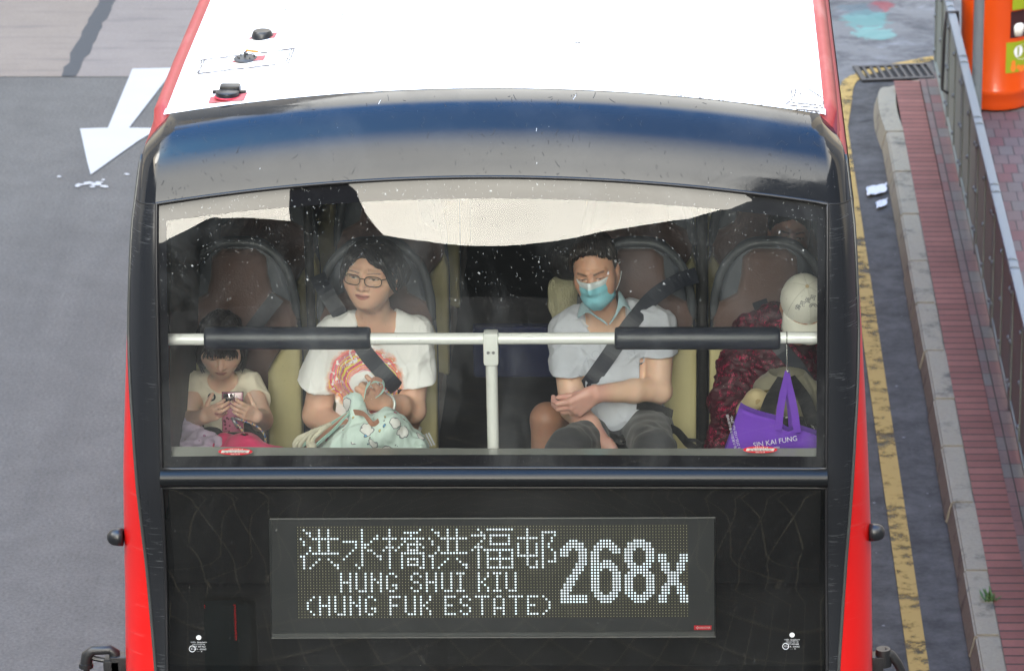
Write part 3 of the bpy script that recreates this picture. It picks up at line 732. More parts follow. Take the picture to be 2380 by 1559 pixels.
# ---- upper windscreen
def glass_mat(name, fac, frit, specks=True, tint=(.90, .93, .92), hz=.055):
    m = bpy.data.materials.new(name); m.use_nodes = True; t = NT(m.node_tree); b = t.n['Principled BSDF']; out = t.n['Material Output']
    v = t.co('Object')
    gl = t.new('ShaderNodeBsdfGlossy'); gl.inputs['Roughness'].default_value = .0
    if frit:
        b.inputs['Base Color'].default_value = (.006, .006, .007, 1); b.inputs['Roughness'].default_value = .6; b.inputs['Specular IOR Level'].default_value = 0.; inner = b.outputs[0]
    else:
        tr = t.new('ShaderNodeBsdfTransparent'); tr.inputs[0].default_value = (*tint, 1); inner = tr.outputs[0]
    fr = t.new('ShaderNodeFresnel'); fr.inputs['IOR'].default_value = 1.5
    ff = t.math('MULTIPLY', fr.outputs[0], fac/.04, clamp=True)
    mx = t.new('ShaderNodeMixShader'); t.link(ff, mx.inputs[0]); t.link(inner, mx.inputs[1]); t.link(gl.outputs[0], mx.inputs[2]); res = mx.outputs[0]
    if specks:
        d = t.new('ShaderNodeBsdfDiffuse'); d.inputs[0].default_value = (.62, .64, .62, 1)
        z = t.sep(v)[2]; up = t.step(z, 3.45, 4.05)
        dens = t.math('MULTIPLY_ADD', t.noise(v, 3., 4., .6), .55, .3)
        def vor(scale, r, rnd):
            vo = t.new('ShaderNodeTexVoronoi'); vo.inputs['Scale'].default_value = scale
            mp = t.new('ShaderNodeMapping'); mp.inputs['Scale'].default_value = (1., 1., .75); t.link(v, mp.inputs[0])
            nz = t.new('ShaderNodeTexNoise'); nz.inputs['Scale'].default_value = scale*1.1; t.link(mp.outputs[0], nz.inputs['Vector'])
            t.link(t.mix(.02, mp.outputs[0], nz.outputs[1]), vo.inputs['Vector'])
            sel = t.math('GREATER_THAN', t.math('ADD', t.sep(vo.outputs['Color'])[0], t.math('MULTIPLY', dens, .5)), rnd)
            return t.math('MULTIPLY', t.math('SUBTRACT', 1., t.step(vo.outputs['Distance'], r*.4, r)), sel)
        sp = t.math('MAXIMUM', t.math('MULTIPLY', vor(95., .24, .88), .24), t.math('MULTIPLY', vor(26., .11, 1.06), .5))
        sp = t.math('MULTIPLY', sp, t.math('MULTIPLY_ADD', up, .9, .12))
        haze = t.math('MULTIPLY', t.step(t.noise(t.co('Object', (1., 1., .5)), 2.5, 5., .65, .8), .40, .8), hz)
        a = t.math('ADD', sp, t.math('ADD', haze, .004), clamp=True)
        m2 = t.new('ShaderNodeMixShader'); t.link(a, m2.inputs[0]); t.link(res, m2.inputs[1]); t.link(d.outputs[0], m2.inputs[2]); res = m2.outputs[0]
    t.link(res, out.inputs[0]); return m
G_CLEAR = glass_mat('windscreen_glass', .052, False); G_FRIT = glass_mat('windscreen_frit', .030, True)
G_LOW = glass_mat('lower_windscreen_glass', .045, False, True, (.72, .74, .74), .012)
rows_w = [413]+list(range(420, 1088, 8))+[1088]
CT = 462  # top row of the clear area
def CLX(py): return .970
uw = sorted(set([-1+2*i/96 for i in range(97)]+[-.970, .970]))
P = [[S(u, py, -.006) for u in uw] for py in sorted(set(rows_w+[CT, 1058]))]
rws = sorted(set(rows_w+[CT, 1058]))
v, f = grid(P); fm = []
for i in range(len(rws)-1):
    for j in range(len(uw)-1):
        pm = (rws[i]+rws[i+1])/2; um = (uw[j]+uw[j+1])/2
        fm.append(0 if (CT < pm < 1058 and abs(um) < .970) else 1)
UW = mk('upper_windscreen', v, [q[::-1] for q in f], [G_CLEAR, G_FRIT], BUS, True, fm)
# gasket round the window
g = MB()
loop = [S(u, 412.5, .0) for u in us]+[S(1, py, .0) for py in range(420, 1088, 20)]+[S(u, 1088, .0) for u in us[::-1]]+[S(-1, py, .0) for py in range(1080, 412, -20)]; loop.append(loop[0])
g.tube(loop, .0065, 6, cap=False); g.build('gasket', mat('gasket_rubber', (.01, .01, .011), .45), UW, True)
# cross beam
P = []
for k in range(13):
    t_ = k/12; py = 1088+t_*44; bul = .030*math.sin(math.pi*min(1, max(0, t_)))**.6
    P.append([S(u*1.003, py, bul+.001) for u in us])
v, f = grid(P); g = MB(); g.add(v, [q[::-1] for q in f])
for sd in (-1, 1): g.add([S(sd*1.003, 1088+k/12*44, .030*math.sin(math.pi*k/12)**.6) for k in range(13)]+[S(sd*1.003, 1110, -.02)], [tuple(range(14))])
g.build('cross_beam', mat('satin_black', (.010, .011, .012), .26, .2, 6., spec=.22), BUS, True)
# lower windscreen
rows_l = [1132]+list(range(1140, 2140, 20))
ul = [-1+2*i/80 for i in range(81)]
P = [[S(u, py, -.004) for u in ul] for py in rows_l]; v, f = grid(P)
LW = mk('lower_windscreen', v, [q[::-1] for q in f], G_LOW, BUS, True)
g = MB(); loop = [S(u, 1133, .0) for u in us]+[S(1, py, .0) for py in range(1140, 2140, 25)]; loop = [S(-1, py, 0) for py in range(2130, 1133, -25)]+loop
g.tube(loop, .006, 6, cap=False); g.build('gasket', mat('gasket_rubber', (.01, .01, .011), .45), LW, True)
# printed approval marks on the lower glass
PRT = mat('glass_print', (.55, .56, .56), .7, .05)
def glass_pt(px, py, off=.0):
    # point of the front skin that shows at (px,py)
    u = 0.; q = py
    for _ in range(14):
        p = S(u, q); d = p-CAM; zc = d.y*cP-d.z*sP; X = CX+F*d.x/zc; Y = CY-F*(d.y*sP+d.z*cP)/zc
        u += (px-X)/F*zc/pw(GlassW, q); q += (py-Y)*.95
    return S(u, q, off)
def print_text(mb, s, px, py, size, flip=False, mi=0, rot=0., off=.002, sx=1., fn=None):
    v, f = text_mesh(s, flip); c, s_ = math.cos(rot), math.sin(rot); fn = fn or (lambda a, b: glass_pt(a, b, off))
    mb.add([fn(px+(x*sx*c-y*s_)*size, py-(x*sx*s_+y*c)*size) for x, y in v], f, mi)
for cx in (462, 1841):
    g = MB(); dy = -6 if cx > 1000 else 0; y0 = 1481+dy
    n = 24; g.add([glass_pt(cx+6*math.cos(6.283*i/n), y0+5.5*math.sin(6.283*i/n), .001) for i in range(n)], [tuple(range(n))[::-1]])
    for s, dx, dy2, sz in (('<<Dr. Graiche>>', 0, 11, 5.2), ('A.R.E.I.D.S.795/1/100', 0, 16, 3.4), ('DOT 659 A62', 1, 21, 5), ('43 R - 010762', 3, 27, 5), ('E1', -15, 26, 6), ('- - -   III', 2, 32, 4)):
        print_text(g, s, cx+dx, y0+dy2, sz)
    ring = [glass_pt(cx-15+7*math.cos(6.283*i/20), y0+26+7*math.sin(6.283*i/20), .002) for i in range(21)]; g.tube(ring, .0012, 5, cap=False)
    g.build('glass_mark', PRT, LW)
# ---- marker lamps and mirror arms
for sd, px, py in ((-1, 262, 1248), (1, 2046, 1237)):
    c = ony(px, py, .16); x0 = ony(286 if sd < 0 else 2020, py, .16).x
    g = MB(); M = Matrix(((0, 0, 1*sd), (1, 0, 0), (0, sd, 0))).to_3x3()
    g.lathe([(.0, 0), (.031, 0), (.031, .018), (.029, .034), (.023, .046), (.012, .054), (0, .056)], (x0, c.y, c.z), 28, ax=M); g.build('side_camera', BLKP, BUS, True)
MRB = mat('mirror_arm_black', (.012, .0125, .0135), .42, .2, 30., bump=.2, bscale=150.)
# left bracket: loop shaped arm
def PY(px, py, y=.30): return ony(px, py, y)
g = MB()
ring = [(196, 1523), (205, 1513), (230, 1508), (255, 1508), (266, 1513), (269, 1523)]
g.tube([PY(200, 1545), PY(203, 1522), PY(216, 1511), PY(256, 1509), PY(266, 1515), PY(267, 1545)], [.022, .022, .017, .017, .02, .02], 12)
g.tube([PY(205, 1524), PY(222, 1530), PY(240, 1533), PY(262, 1534)], .010, 8)
g.tube([PY(200, 1540), PY(200, 1550)], .026, 12); g.tube([PY(201, 1548), PY(201, 1660)], .011, 10)
g.box((-.03, -.03, -.12), (.03, .03, .03), .006, M=Matrix.Translation(PY(262, 1546)))
g.box((-.035, -.03, -.15), (.035, .03, .03), .005, M=Matrix.Translation(PY(281, 1538)))
g.build('mirror_arm', MRB, BUS, True, sharp=45)
g = MB(); g.box((-.11, -.03, -.16), (.11, .05, .16), .03, M=Matrix.Translation(PY(201, 1760))); g.build('wing_mirror', BLKP, BUS, True, sharp=45)
g = MB()
g.tube([PY(2053, 1545), PY(2053, 1514), PY(2053, 1507)], [.030, .028, .026], 14)
g.tube([PY(2053, 1515), PY(2072, 1522), PY(2086, 1540), PY(2097, 1562), PY(2104, 1640)], [.02, .018, .017, .016, .016], 10)
g.box((-.03, -.03, -.15), (.02, .03, .03), .005, M=Matrix.Translation(PY(2040, 1538)))
g.build('mirror_arm', MRB, BUS, True, sharp=45)
g = MB(); g.box((-.11, -.03, -.16), (.11, .05, .16), .03, M=Matrix.Translation(PY(2110, 1780))); g.build('wing_mirror', BLKP, BUS, True, sharp=45)

# ---- body behind, wheels, side windows (continuation of the bus beyond the frame)
zb = .35
zmid = S(0, 2140).z
g = MB(); g.box((-1.29, .35, zb), (1.29, 11.9, .8)); g.box((-1.25, 11.6, zb+.4), (1.25, 11.95, 4.2), .05)
g.box((-1.29, .06, zb), (1.29, .36, zmid+.02), .04)
g.build('lower_body', RED, BUS)
SG = mat('tinted_side_glass', (.012, .014, .016), .08, .05, coat=.2)
for sd in (-1, 1):
    for z0, z1 in ((3.12, 3.9), (1.35, 2.25)):
        w_ = 1.262 if z0 > 3 else 1.306
        g = MB()
        if z0 > 3:
            g.add([(sd*1.285, .7, z0), (sd*1.285, 11.3, z0), (sd*1.236, 11.3, z1), (sd*1.236, .7, z1)], [(0, 1, 2, 3)])
        else: g.box((sd*w_-.004, .7, z0), (sd*w_+.004, 11.3, z1))
        g.build('side_window', SG, BUS)
    g = MB(); g.box((sd*1.25-.02, .6, .3), (sd*1.25+.02, 11.7, 1.9)); g.build('side_skirt', RED, BUS)
tyre = mat('tyre_rubber', (.02, .02, .02), .8); rim = mat('wheel_rim', (.4, .4, .42), .4, metal=.6)
for sd in (-1, 1):
    for y in (2.6, 8.6, 9.9):
        w_ = bpy.data.objects.new('wheel', None); COL.objects.link(w_); w_.parent = BUS
        M = Matrix(((0, 0, sd), (1, 0, 0), (0, sd, 0))).to_3x3(); c = (sd*1.0, y, .48)
        MB().lathe([(.0, 0), (.3, 0), (.45, .01), (.48, .05), (.48, .22), (.45, .27), (.30, .275)], c, 40, ax=M).build('tyre', tyre, w_, True, sharp=40)
        MB().lathe([(.0, .2), (.1, .2), (.12, .24), (.26, .2), (.295, .277), (.0, .278)], c, 32, ax=M).build('rim', rim, w_, True, sharp=40)

# ---- inside of the upper deck
FZ = 2.40
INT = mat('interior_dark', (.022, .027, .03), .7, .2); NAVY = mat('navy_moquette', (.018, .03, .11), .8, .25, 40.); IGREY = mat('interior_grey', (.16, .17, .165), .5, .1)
g = MB(); g.box((-1.2, .30, FZ-.06), (1.2, 11.5, FZ)); g.build('upper_floor', mat('floor_vinyl', (.035, .035, .04), .6), BUS)
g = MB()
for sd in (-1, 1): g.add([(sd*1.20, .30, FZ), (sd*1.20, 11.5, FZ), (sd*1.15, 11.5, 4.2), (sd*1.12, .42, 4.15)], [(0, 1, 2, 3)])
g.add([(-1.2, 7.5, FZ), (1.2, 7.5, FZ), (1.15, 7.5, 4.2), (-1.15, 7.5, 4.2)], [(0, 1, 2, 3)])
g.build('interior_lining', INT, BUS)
g = MB(); g.add([(-1.15, .40, 4.17), (1.15, .40, 4.17), (1.15, 7.5, 4.17), (-1.15, 7.5, 4.17)], [(0, 1, 2, 3)]); g.build('ceiling', mat('ceiling_panel', (.3, .3, .28), .7), BUS)
# dashboard ledge behind the glass
zt_ = glass_pt(1150, 1058, -.02).z
ymax = .105
zl = ony(1150, 1042, ymax).z
LEDGE = mat('grey_ledge', (.34, .35, .33), .16, .12, 3., spec=.7)
P = []
for u in us:
    a = S(u*.985, 1062, -.015); a.z -= .004; P.append([a, Vector((a.x, ymax+.01*u*u, zl-.003*u)), Vector((a.x, ymax+.018, zl-.02)), Vector((a.x, ymax+.018, zl-.14))])
v, f = grid(P); mk('dash_ledge', v, f, LEDGE, BUS)
g = MB()
P = [[S(u*.985, 1062, -.016)+Vector((0, 0, -.006)), S(u*.985, 1130, -.03), S(u*.985, 1130, -.03)+Vector((0, .07, -.40))] for u in us]; v, f = grid(P); mk('dash_front', v, f, mat('cab_black', (.003, .003, .0035), .8), BUS)
# round red stickers lying on the ledge by the glass (printing faces inwards)
STK = [mat('sticker_red', (.72, .01, .03), .45, .05), mat('sticker_white2', (.75, .75, .75), .5), mat('sticker_ink2', (.05, .05, .07), .6)]
for cx, cy, rx in ((546, 1051.5, 40), (1767, 1047, 40)):
    g = MB(); n = 40
    def lp(px, py, o=.0):
        p = glass_pt(px, py, -.0105+o); return p
    g.add([lp(cx+rx*math.cos(6.283*i/n), cy+8.2*math.sin(6.283*i/n)) for i in range(n)], [tuple(range(n))[::-1]], 0)
    g.add([lp(cx-rx*.84, cy+2.8, .0008), lp(cx+rx*.77, cy+3.0, .0008), lp(cx+rx*.85, cy-3.4, .0008), lp(cx-rx*.78, cy-3.2, .0008)], [(0, 1, 2, 3)], 1)
    for s, y_, sz, mi in (('\u4fdd\u6301\u8eca\u5ec2\u6e05\u6f54', .9, 5., 2), ('keep our bus clean', -2.2, 2.2, 2), ('KMB', 5.6, 3.6, 1)):
        v_, f_ = text_mesh(s, True); w_ = max(abs(q[0]) for q in v_) or 1
        k = {'KMB': 11.}.get(s, rx*.66)/w_
        g.add([lp(cx+x*k, cy+y_+y*sz, .0016) for x, y in v_], f_, mi)
    for i in range(8): g.add([lp(cx-16+i*4.4, cy-5.2-(i % 3), .0012), lp(cx-13+i*4.4, cy-5.2-(i % 2), .0012), lp(cx-13+i*4.4, cy-4.2, .0012), lp(cx-16+i*4.4, cy-4.2, .0012)], [(0, 1, 2, 3)], 1)
    g.build('sticker', STK, UW)
# hand rail
RY = .20
rail_w = mat('white_enamel', (.78, .79, .77), .25, .04, coat=.4); padm = mat('padded_vinyl', (.016, .02, .032), .36, .15, 9., bump=.5, bscale=190., bdist=.002)
HR = bpy.data.objects.new('hand_rail', None); COL.objects.link(HR); HR.parent = BUS
zr = ony(1150, 786.5, RY).z
def RX(px): return ony(px, 786.5, RY).x
g = MB(); g.tube([(-1.16, RY, zr-.004), (1.15, RY, zr+.002)], .0205, 20); g.build('bar', rail_w, HR, True, sharp=50)
for a, b in ((476, 861), (1429, 1813)):
    g = MB(); x0, x1 = RX(a), RX(b); e = .012
    g.tube([(x0-.001, RY, zr), (x0, RY, zr), (x0+.004, RY, zr), (x0+e, RY, zr), (x1-e, RY, zr), (x1-.004, RY, zr), (x1, RY, zr), (x1+.001, RY, zr)], [.024, .034, .0375, .0395, .0395, .0375, .034, .024], 26); g.build('pad', padm, HR, True)
xp = ony(1141, 786, RY).x; zp = ony(1141, 1046, RY).z
g = MB(); g.tube([(xp, RY, zr+.018), (xp+.004, RY, zp-.5)], .0205, 18); g.build('post', rail_w, HR, True, sharp=50)
g = MB(); g.box((xp-.026, RY-.029, zr-.092), (xp+.026, RY+.024, zr+.027), .010)
g.build('clamp', rail_w, HR, True, sharp=40)
g = MB()
for dx in (-.009, .009): g.tube([(xp+dx, RY-.0285, zr-.042), (xp+dx, RY-.0315, zr-.042)], .0055, 10)
g.build('clamp_screw', mat('steel', (.35, .35, .36), .35, metal=.8), HR)

# ---- seats
BROWN = mat('brown_moquette', (.125, .076, .066), .85, .22, 5., bump=.3, bscale=120., sheen=.2); YEL = mat('yellow_vinyl', (.52, .455, .24), .6, .10, 5., bump=.15, bscale=40.)
SBL = mat('seat_blue_grey', (.05, .058, .075), .5, .15); GRAB = mat('grab_grey', (.07, .077, .088), .45, .1)
def rounded(poly_fn, y0, y1): pass
def seat_shape(hw, z0, z1, bot, curve):
    pass
def make_seat(cx, cy, hz, lw=None):
    """high backed coach seat; cx centre, cy front face of the back rest, hz top of the back"""
    root = bpy.data.objects.new('passenger_seat', None); COL.objects.link(root); root.parent = BUS
    lean_ = .10
    def pt(x, z, d): # z measured from seat base
        return Vector((cx+x, cy+lean_*(z-.0)+d, hz-.80+z))
    def slab(name, outline, d0, d1, mt, bulge=.0):
        n = len(outline); g = MB()
        mid = (sum(o[0] for o in outline)/n, sum(o[1] for o in outline)/n)
        rings = []
        for sc, d in ((.0, d0-bulge), (.55, d0-bulge*.75), (.85, d0-bulge*.25), (.96, d0+.006), (1., d0+.02), (1., d1)):
            rings.append([pt(mid[0]+(x-mid[0])*sc, mid[1]+(z-mid[1])*sc, d) for x, z in outline])
        v = [rings[0][0]]+[p for r in rings[1:] for p in r]
        f = [(0, 1+i, 1+(i+1) % n) for i in range(n)]
        for k in range(len(rings)-2): f += [(1+k*n+i, 1+(k+1)*n+i, 1+(k+1)*n+(i+1) % n, 1+k*n+(i+1) % n) for i in range(n)]
        g.add(v, f); return g.build(name, mt, root, True, sharp=60)
    # back shell
    out = [(-.225, 0), (-.225, .40), (-.205, .55), (-.17, .68), (-.12, .765), (-.06, .795), (.06, .795), (.12, .765), (.17, .68), (.205, .55), (.225, .40), (.225, 0)]
    oc = [(p.x, p.y) for p in smooth_curve([Vector((a, b, 0)) for a, b in out], 3)]
    slab('back_shell', oc[::-1], .03, .075, SBL, .0)
    # brown centre: wide shoulders and a head panel
    br = [(-.205, .455), (-.212, .51), (-.185, .565), (-.12, .60), (-.105, .67), (-.10, .735), (-.06, .765), (.06, .765), (.10, .735), (.105, .67), (.12, .60), (.185, .565), (.212, .51), (.205, .455), (.15, .395), (.105, .32), (.10, 0), (-.10, 0), (-.105, .32), (-.15, .395)]
    slab('back_cushion', br[::-1], .0, .05, BROWN, .012)
    for sd in (-1, 1):
        yl = [(.095, 0), (.10, .31), (.15, .39), (.208, .475), (.223, .43), (.222, 0)]
        yl = [(sd*a, b) for a, b in yl]; slab('side_bolster', yl if sd < 0 else yl[::-1], -.035, .05, YEL, .004)
    g = MB(); g.tube(smooth_curve([pt(-.205, .50, .03), pt(-.20, .60, .02), pt(-.165, .71, .015), pt(-.09, .78, .012), pt(0, .795, .012), pt(.09, .78, .012), pt(.165, .71, .015), pt(.20, .60, .02), pt(.205, .50, .03)], 5), .017, 12); g.build('grab_handle', GRAB, root, True)
    g = MB(); g.box((cx-.21, cy-.42, hz-.90), (cx+.21, cy+.05, hz-.78), .035); g.build('seat_cushion', BROWN, root, True, sharp=50)
    g = MB(); g.box((cx-.04, cy-.3, FZ), (cx+.04, cy-.1, hz-.89), .01); g.box((cx-.2, cy-.35, hz-.93), (cx+.2, cy+.02, hz-.89)); g.build('seat_leg', SBL, root)
    return root
SEATC = {}
for nm, px in (('a', 550), ('b', 868), ('c', 1478), ('d', 1790)):
    cy = 1.22; p = ony(px, 640, cy); SEATC[nm] = p.x; hz = ony(px, 561, cy+.09).z; make_seat(p.x, cy, hz)
HZ = ony(550, 561, 1.31).z
for r_ in range(1, 4):
    for nm in 'abcd': make_seat(SEATC[nm], 1.22+.78*r_, HZ+.02)
# front modesty / aisle detail: navy end panel and stanchions
g = MB(); g.box((-.24, 2.9, FZ), (.22, 2.95, ony(1150, 760, 2.9).z), .01); g.build('aisle_panel', NAVY, BUS)
g = MB()
for px, y in ((722, 1.42), (1632, 1.42)):
    p = ony(px, 700, y); g.tube([(p.x, y, FZ), (p.x, y, 4.16)], .017, 12)
g.build('stanchion', mat('dark_stanchion', (.03, .03, .03), .4), BUS, True, sharp=50)

# ---- destination sign
def led_text():
    on = set()
    def r(row, *items):
        for it in items:
            if isinstance(it, tuple): on.update((row, c) for c in range(it[0], it[1]+1))
            else: on.add((row, it))
    def hung(o):
        for row, items in ((1, (2, 7, 10)), (2, (3, 4, 7, 10)), (3, (4, 7, 10)), (4, (1, (5, 13))), (5, (2, 7, 10)), (6, (2, 7, 10)), (7, (4, 7, 10)), (8, (4, 7, 10)), (9, (3, (5, 13))), (10, (1, 2)), (11, (2, 7, 10)), (12, (2, 6, 11)), (13, (2, 5, 12, 13)), (14, (2, 4, 13))):
            r(row, *[(i[0]+o, i[1]+o) if isinstance(i, tuple) else i+o for i in items])
    hung(0); hung(42)
    for row, it in ((1, (21,)), (2, (21,)), (3, (21, 26)), (4, (21, 25, 26)), (5, ((15, 19), 21, 24)), (6, (19, (21, 23))), (7, (19, 21, 22)), (8, (18, 21, 23, 24)), (9, (17, 21, 25)), (10, (16, 21, 26, 27)), (11, (15, 21, 27)), (12, (21,)), (13, (19, 21)), (14, (20,)),
        (1, (30, 40)), (2, (30, (35, 39))), (3, (30, 37)), (4, ((28, 32), (34, 41))), (5, (30, 35, 39)), (6, (30, 34, (36, 40))), (7, ((29, 31), 33, 36, 39, 41)), (8, (28, 30, 32, (36, 39))), (9, (30, (34, 41))), (10, (30, 34, 41)), (11, (30, 34, (36, 39), 41)), (12, (30, 34, 36, 39, 41)), (13, (30, 34, (36, 39), 41)), (14, (30, 34, 40, 41)),
        (1, (59, (62, 70))), (2, (60,)), (3, ((57, 61), (63, 69))), (4, (61, 63, 69)), (5, (60, 63, 69)), (6, (59, (63, 69))), (7, ((58, 60),)), (8, (57, 59, (61, 70))), (9, (59, 62, 66, 70)), (10, (59, 62, 66, 70)), (11, (59, (62, 70))), (12, (59, 62, 66, 70)), (13, (59, 62, 66, 70)), (14, (59, (62, 70))),
        (1, (75,)), (2, (75, (80, 84))), (3, (75, 80, 84)), (4, ((72, 78), 80, 83)), (5, (75, 80, 83)), (6, (72, 75, 78, 80, 82)), (7, (72, 75, 78, 80, 82)), (8, (72, 75, 78, 80, 83)), (9, (72, 75, 78, 80, 84)), (10, ((72, 78), 80, 84)), (11, (75, 80, 84)), (12, (75, 78, 80, (82, 84))), (13, (75, 78, 80)), (14, ((76, 78), 80))):
        r(row, *it)
    GL = {'H': ('1001', '1001', '1001', '1111', '1001', '1001', '1001'), 'U': ('1001',)*6+('0111',), 'N': ('1001', '1001', '1101', '1011', '1001', '1001', '1001'),
          'G': ('0110', '1001', '1000', '1000', '1011', '1001', '0110'), 'S': ('0110', '1001', '1000', '0110', '0001', '1001', '0110'), 'I': ('111', '010', '010', '010', '010', '010', '111'),
          'K': ('1001', '1001', '1010', '1100', '1010', '1001', '1001'), 'F': ('1111', '1000', '1000', '1110', '1000', '1000', '1000'), 'E': ('1111', '1000', '1000', '1110', '1000', '1000', '1111'),
          'T': ('11111', '00100', '00100', '00100', '00100', '00100', '00100'), 'A': ('0110', '1001', '1001', '1001', '1111', '1001', '1001'), '(': ('001', '010', '100', '100', '100', '010', '001'), ')': ('100', '010', '001', '001', '001', '010', '100')}
    def put(row, seq):
        for ch, c in seq:
            for i, ln in enumerate(GL[ch]):
                for j, b in enumerate(ln):
                    if b == '1': on.add((row+i, c+j))
    put(16, (('H', 14), ('U', 19), ('N', 24), ('G', 29), ('S', 37), ('H', 42), ('U', 47), ('I', 52), ('K', 59), ('I', 64), ('U', 68)))
    put(24, (('(', 3), ('H', 7), ('U', 12), ('N', 17), ('G', 22), ('F', 30), ('U', 35), ('K', 40), ('E', 48), ('S', 53), ('T', 58), ('A', 64), ('T', 69), ('E', 75), (')', 80)))
    D = {5: ((89, 91), (99, 102), (110, 113)), 6: ((88, 93), (98, 103), (108, 115)), 7: ((87, 93), (97, 104), (108, 115)), 8: ((86, 89), (91, 94), (97, 99), (102, 105), (107, 110), (113, 116)),
         9: ((86, 88), (92, 94), (96, 98), (103, 105)), 10: ((86, 88), (92, 94), (96, 98)), 11: ((92, 94), (96, 98)), 12: ((92, 94), (96, 98), (100, 102)), 13: ((91, 94), (96, 103), (108, 110), (113, 115)), 14: ((91, 93), (96, 104), (108, 115)),
         15: ((90, 93), (96, 99), (102, 104), (109, 114)), 16: ((90, 92), (96, 98), (103, 105), (108, 115)), 17: ((89, 91), (107, 110), (113, 116)), 18: ((88, 91),), 19: ((88, 90),), 20: ((87, 90),), 21: ((87, 89),), 22: ((86, 89),),
         23: ((86, 88), (97, 99), (102, 104), (107, 110), (113, 116)), 24: ((86, 94), (97, 104), (108, 115)), 25: ((86, 94), (98, 103), (109, 114)), 26: ((86, 94), (99, 102), (110, 113))}
    for row, it in D.items(): r(row, *it)
    for row in range(9, 13): r(row, (107, 109), (114, 116))
    for row in range(17, 23): r(row, (96, 98), (103, 105))
    for row in range(18, 23): r(row, (107, 109), (114, 116))
    for row in (10, 11, 12, 24, 25, 26): r(row, (118, 120), (125, 127))
    for row in (13, 14, 15, 21, 22, 23): r(row, (119, 121), (124, 126))
    for row in (16, 20): r(row, (120, 125))
    for row in (17, 18, 19): r(row, (121, 124))
    return on
ON = led_text()
SIGN = bpy.data.objects.new('destination_sign', None); COL.objects.link(SIGN); SIGN.parent = BUS
# sign plane from its photographed corners, leaning like the glass, 6 cm behind it
sa = R(6); p0 = S(0, 1340, -.05)
def on_sign(px, py, off=0.):
    d = ray(px, py); n = Vector((0, -math.cos(sa), math.sin(sa))); q = p0+n*off
    return CAM+d*((q-CAM).dot(n)/d.dot(n))
Q = [on_sign(*q) for q in ((630, 1209), (1660, 1206), (1661, 1476), (633, 1479))]
face = mat('sign_face', (.030, .033, .035), .5, .2, 4.)
g = MB(); g.add(Q, [(0, 3, 2, 1)]); g.build('sign_face', face, SIGN)
g = MB(); q = [on_sign(690, 1222, .001), on_sign(1599, 1218, .001), on_sign(1601, 1433, .001), on_sign(693, 1437, .001)]; g.add(q, [(0, 3, 2, 1)]); g.build('led_board', mat('led_board', (.045, .045, .038), .6, .2, 30.), SIGN)
g = MB(); hz_ = Vector((0, .05, 0))
fr = [on_sign(628, 1206), on_sign(1662, 1203), on_sign(1663, 1479), on_sign(631, 1482)]
g.tube(fr+[fr[0]], .004, 8); g.add([p+hz_*.1 for p in Q], [(0, 3, 2, 1)]); 
g.build('sign_frame', mat('sign_bezel', (.05, .055, .055), .35), SIGN)
g = MB(); g.prism([on_sign(632, 1470, .002), on_sign(1661, 1467, .002), on_sign(1661, 1475, .002), on_sign(633, 1478, .002)], (0, -.008, 0)); g.build('sign_sill', mat('sign_sill_grey', (.11, .115, .115), .3), SIGN)
A, B, C_, D_ = on_sign(691.5, 1225.4, .004), on_sign(1595.4, 1221.4, .004), on_sign(1597.5, 1431, .004), on_sign(694.5, 1434.6, .004)
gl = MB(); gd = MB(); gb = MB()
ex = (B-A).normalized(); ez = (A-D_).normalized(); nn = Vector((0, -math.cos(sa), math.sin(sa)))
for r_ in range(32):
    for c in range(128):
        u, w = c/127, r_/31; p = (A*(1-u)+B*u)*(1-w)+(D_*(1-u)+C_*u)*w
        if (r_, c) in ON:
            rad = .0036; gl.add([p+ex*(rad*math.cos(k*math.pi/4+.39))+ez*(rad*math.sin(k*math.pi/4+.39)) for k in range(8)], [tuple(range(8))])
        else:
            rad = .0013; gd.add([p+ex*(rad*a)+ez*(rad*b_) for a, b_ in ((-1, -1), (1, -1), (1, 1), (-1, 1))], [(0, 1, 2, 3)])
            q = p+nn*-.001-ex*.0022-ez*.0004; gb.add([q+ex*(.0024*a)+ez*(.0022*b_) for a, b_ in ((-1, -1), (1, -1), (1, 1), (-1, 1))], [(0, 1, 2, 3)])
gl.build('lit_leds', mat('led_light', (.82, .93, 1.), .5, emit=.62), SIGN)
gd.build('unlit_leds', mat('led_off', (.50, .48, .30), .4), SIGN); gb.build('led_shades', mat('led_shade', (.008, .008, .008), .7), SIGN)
g = MB(); q = [on_sign(x, y, .003) for x, y in ((1613, 1453), (1654, 1453), (1653, 1463), (1613, 1463.5))]; g.add(q, [(0, 3, 2, 1)], 0)
def osn(a, b): return on_sign(a, b, .0045)
print_text(g, 'HANOVER', 1638, 1458.5, 6.6, mi=1, fn=osn, sx=.84)
for dx, dy in ((-2.6, 0), (2.6, 0), (0, -2.2), (0, 2.2)): g.add([osn(1621+dx+1.2*math.cos(k*1.57), 1458.3+dy+1.5*math.sin(k*1.57)) for k in range(4)], [(3, 2, 1, 0)], 1)
g.build('maker_plate', [mat('plate_red', (.65, .015, .03), .5), mat('plate_white', (.75, .75, .75), .5)], SIGN)
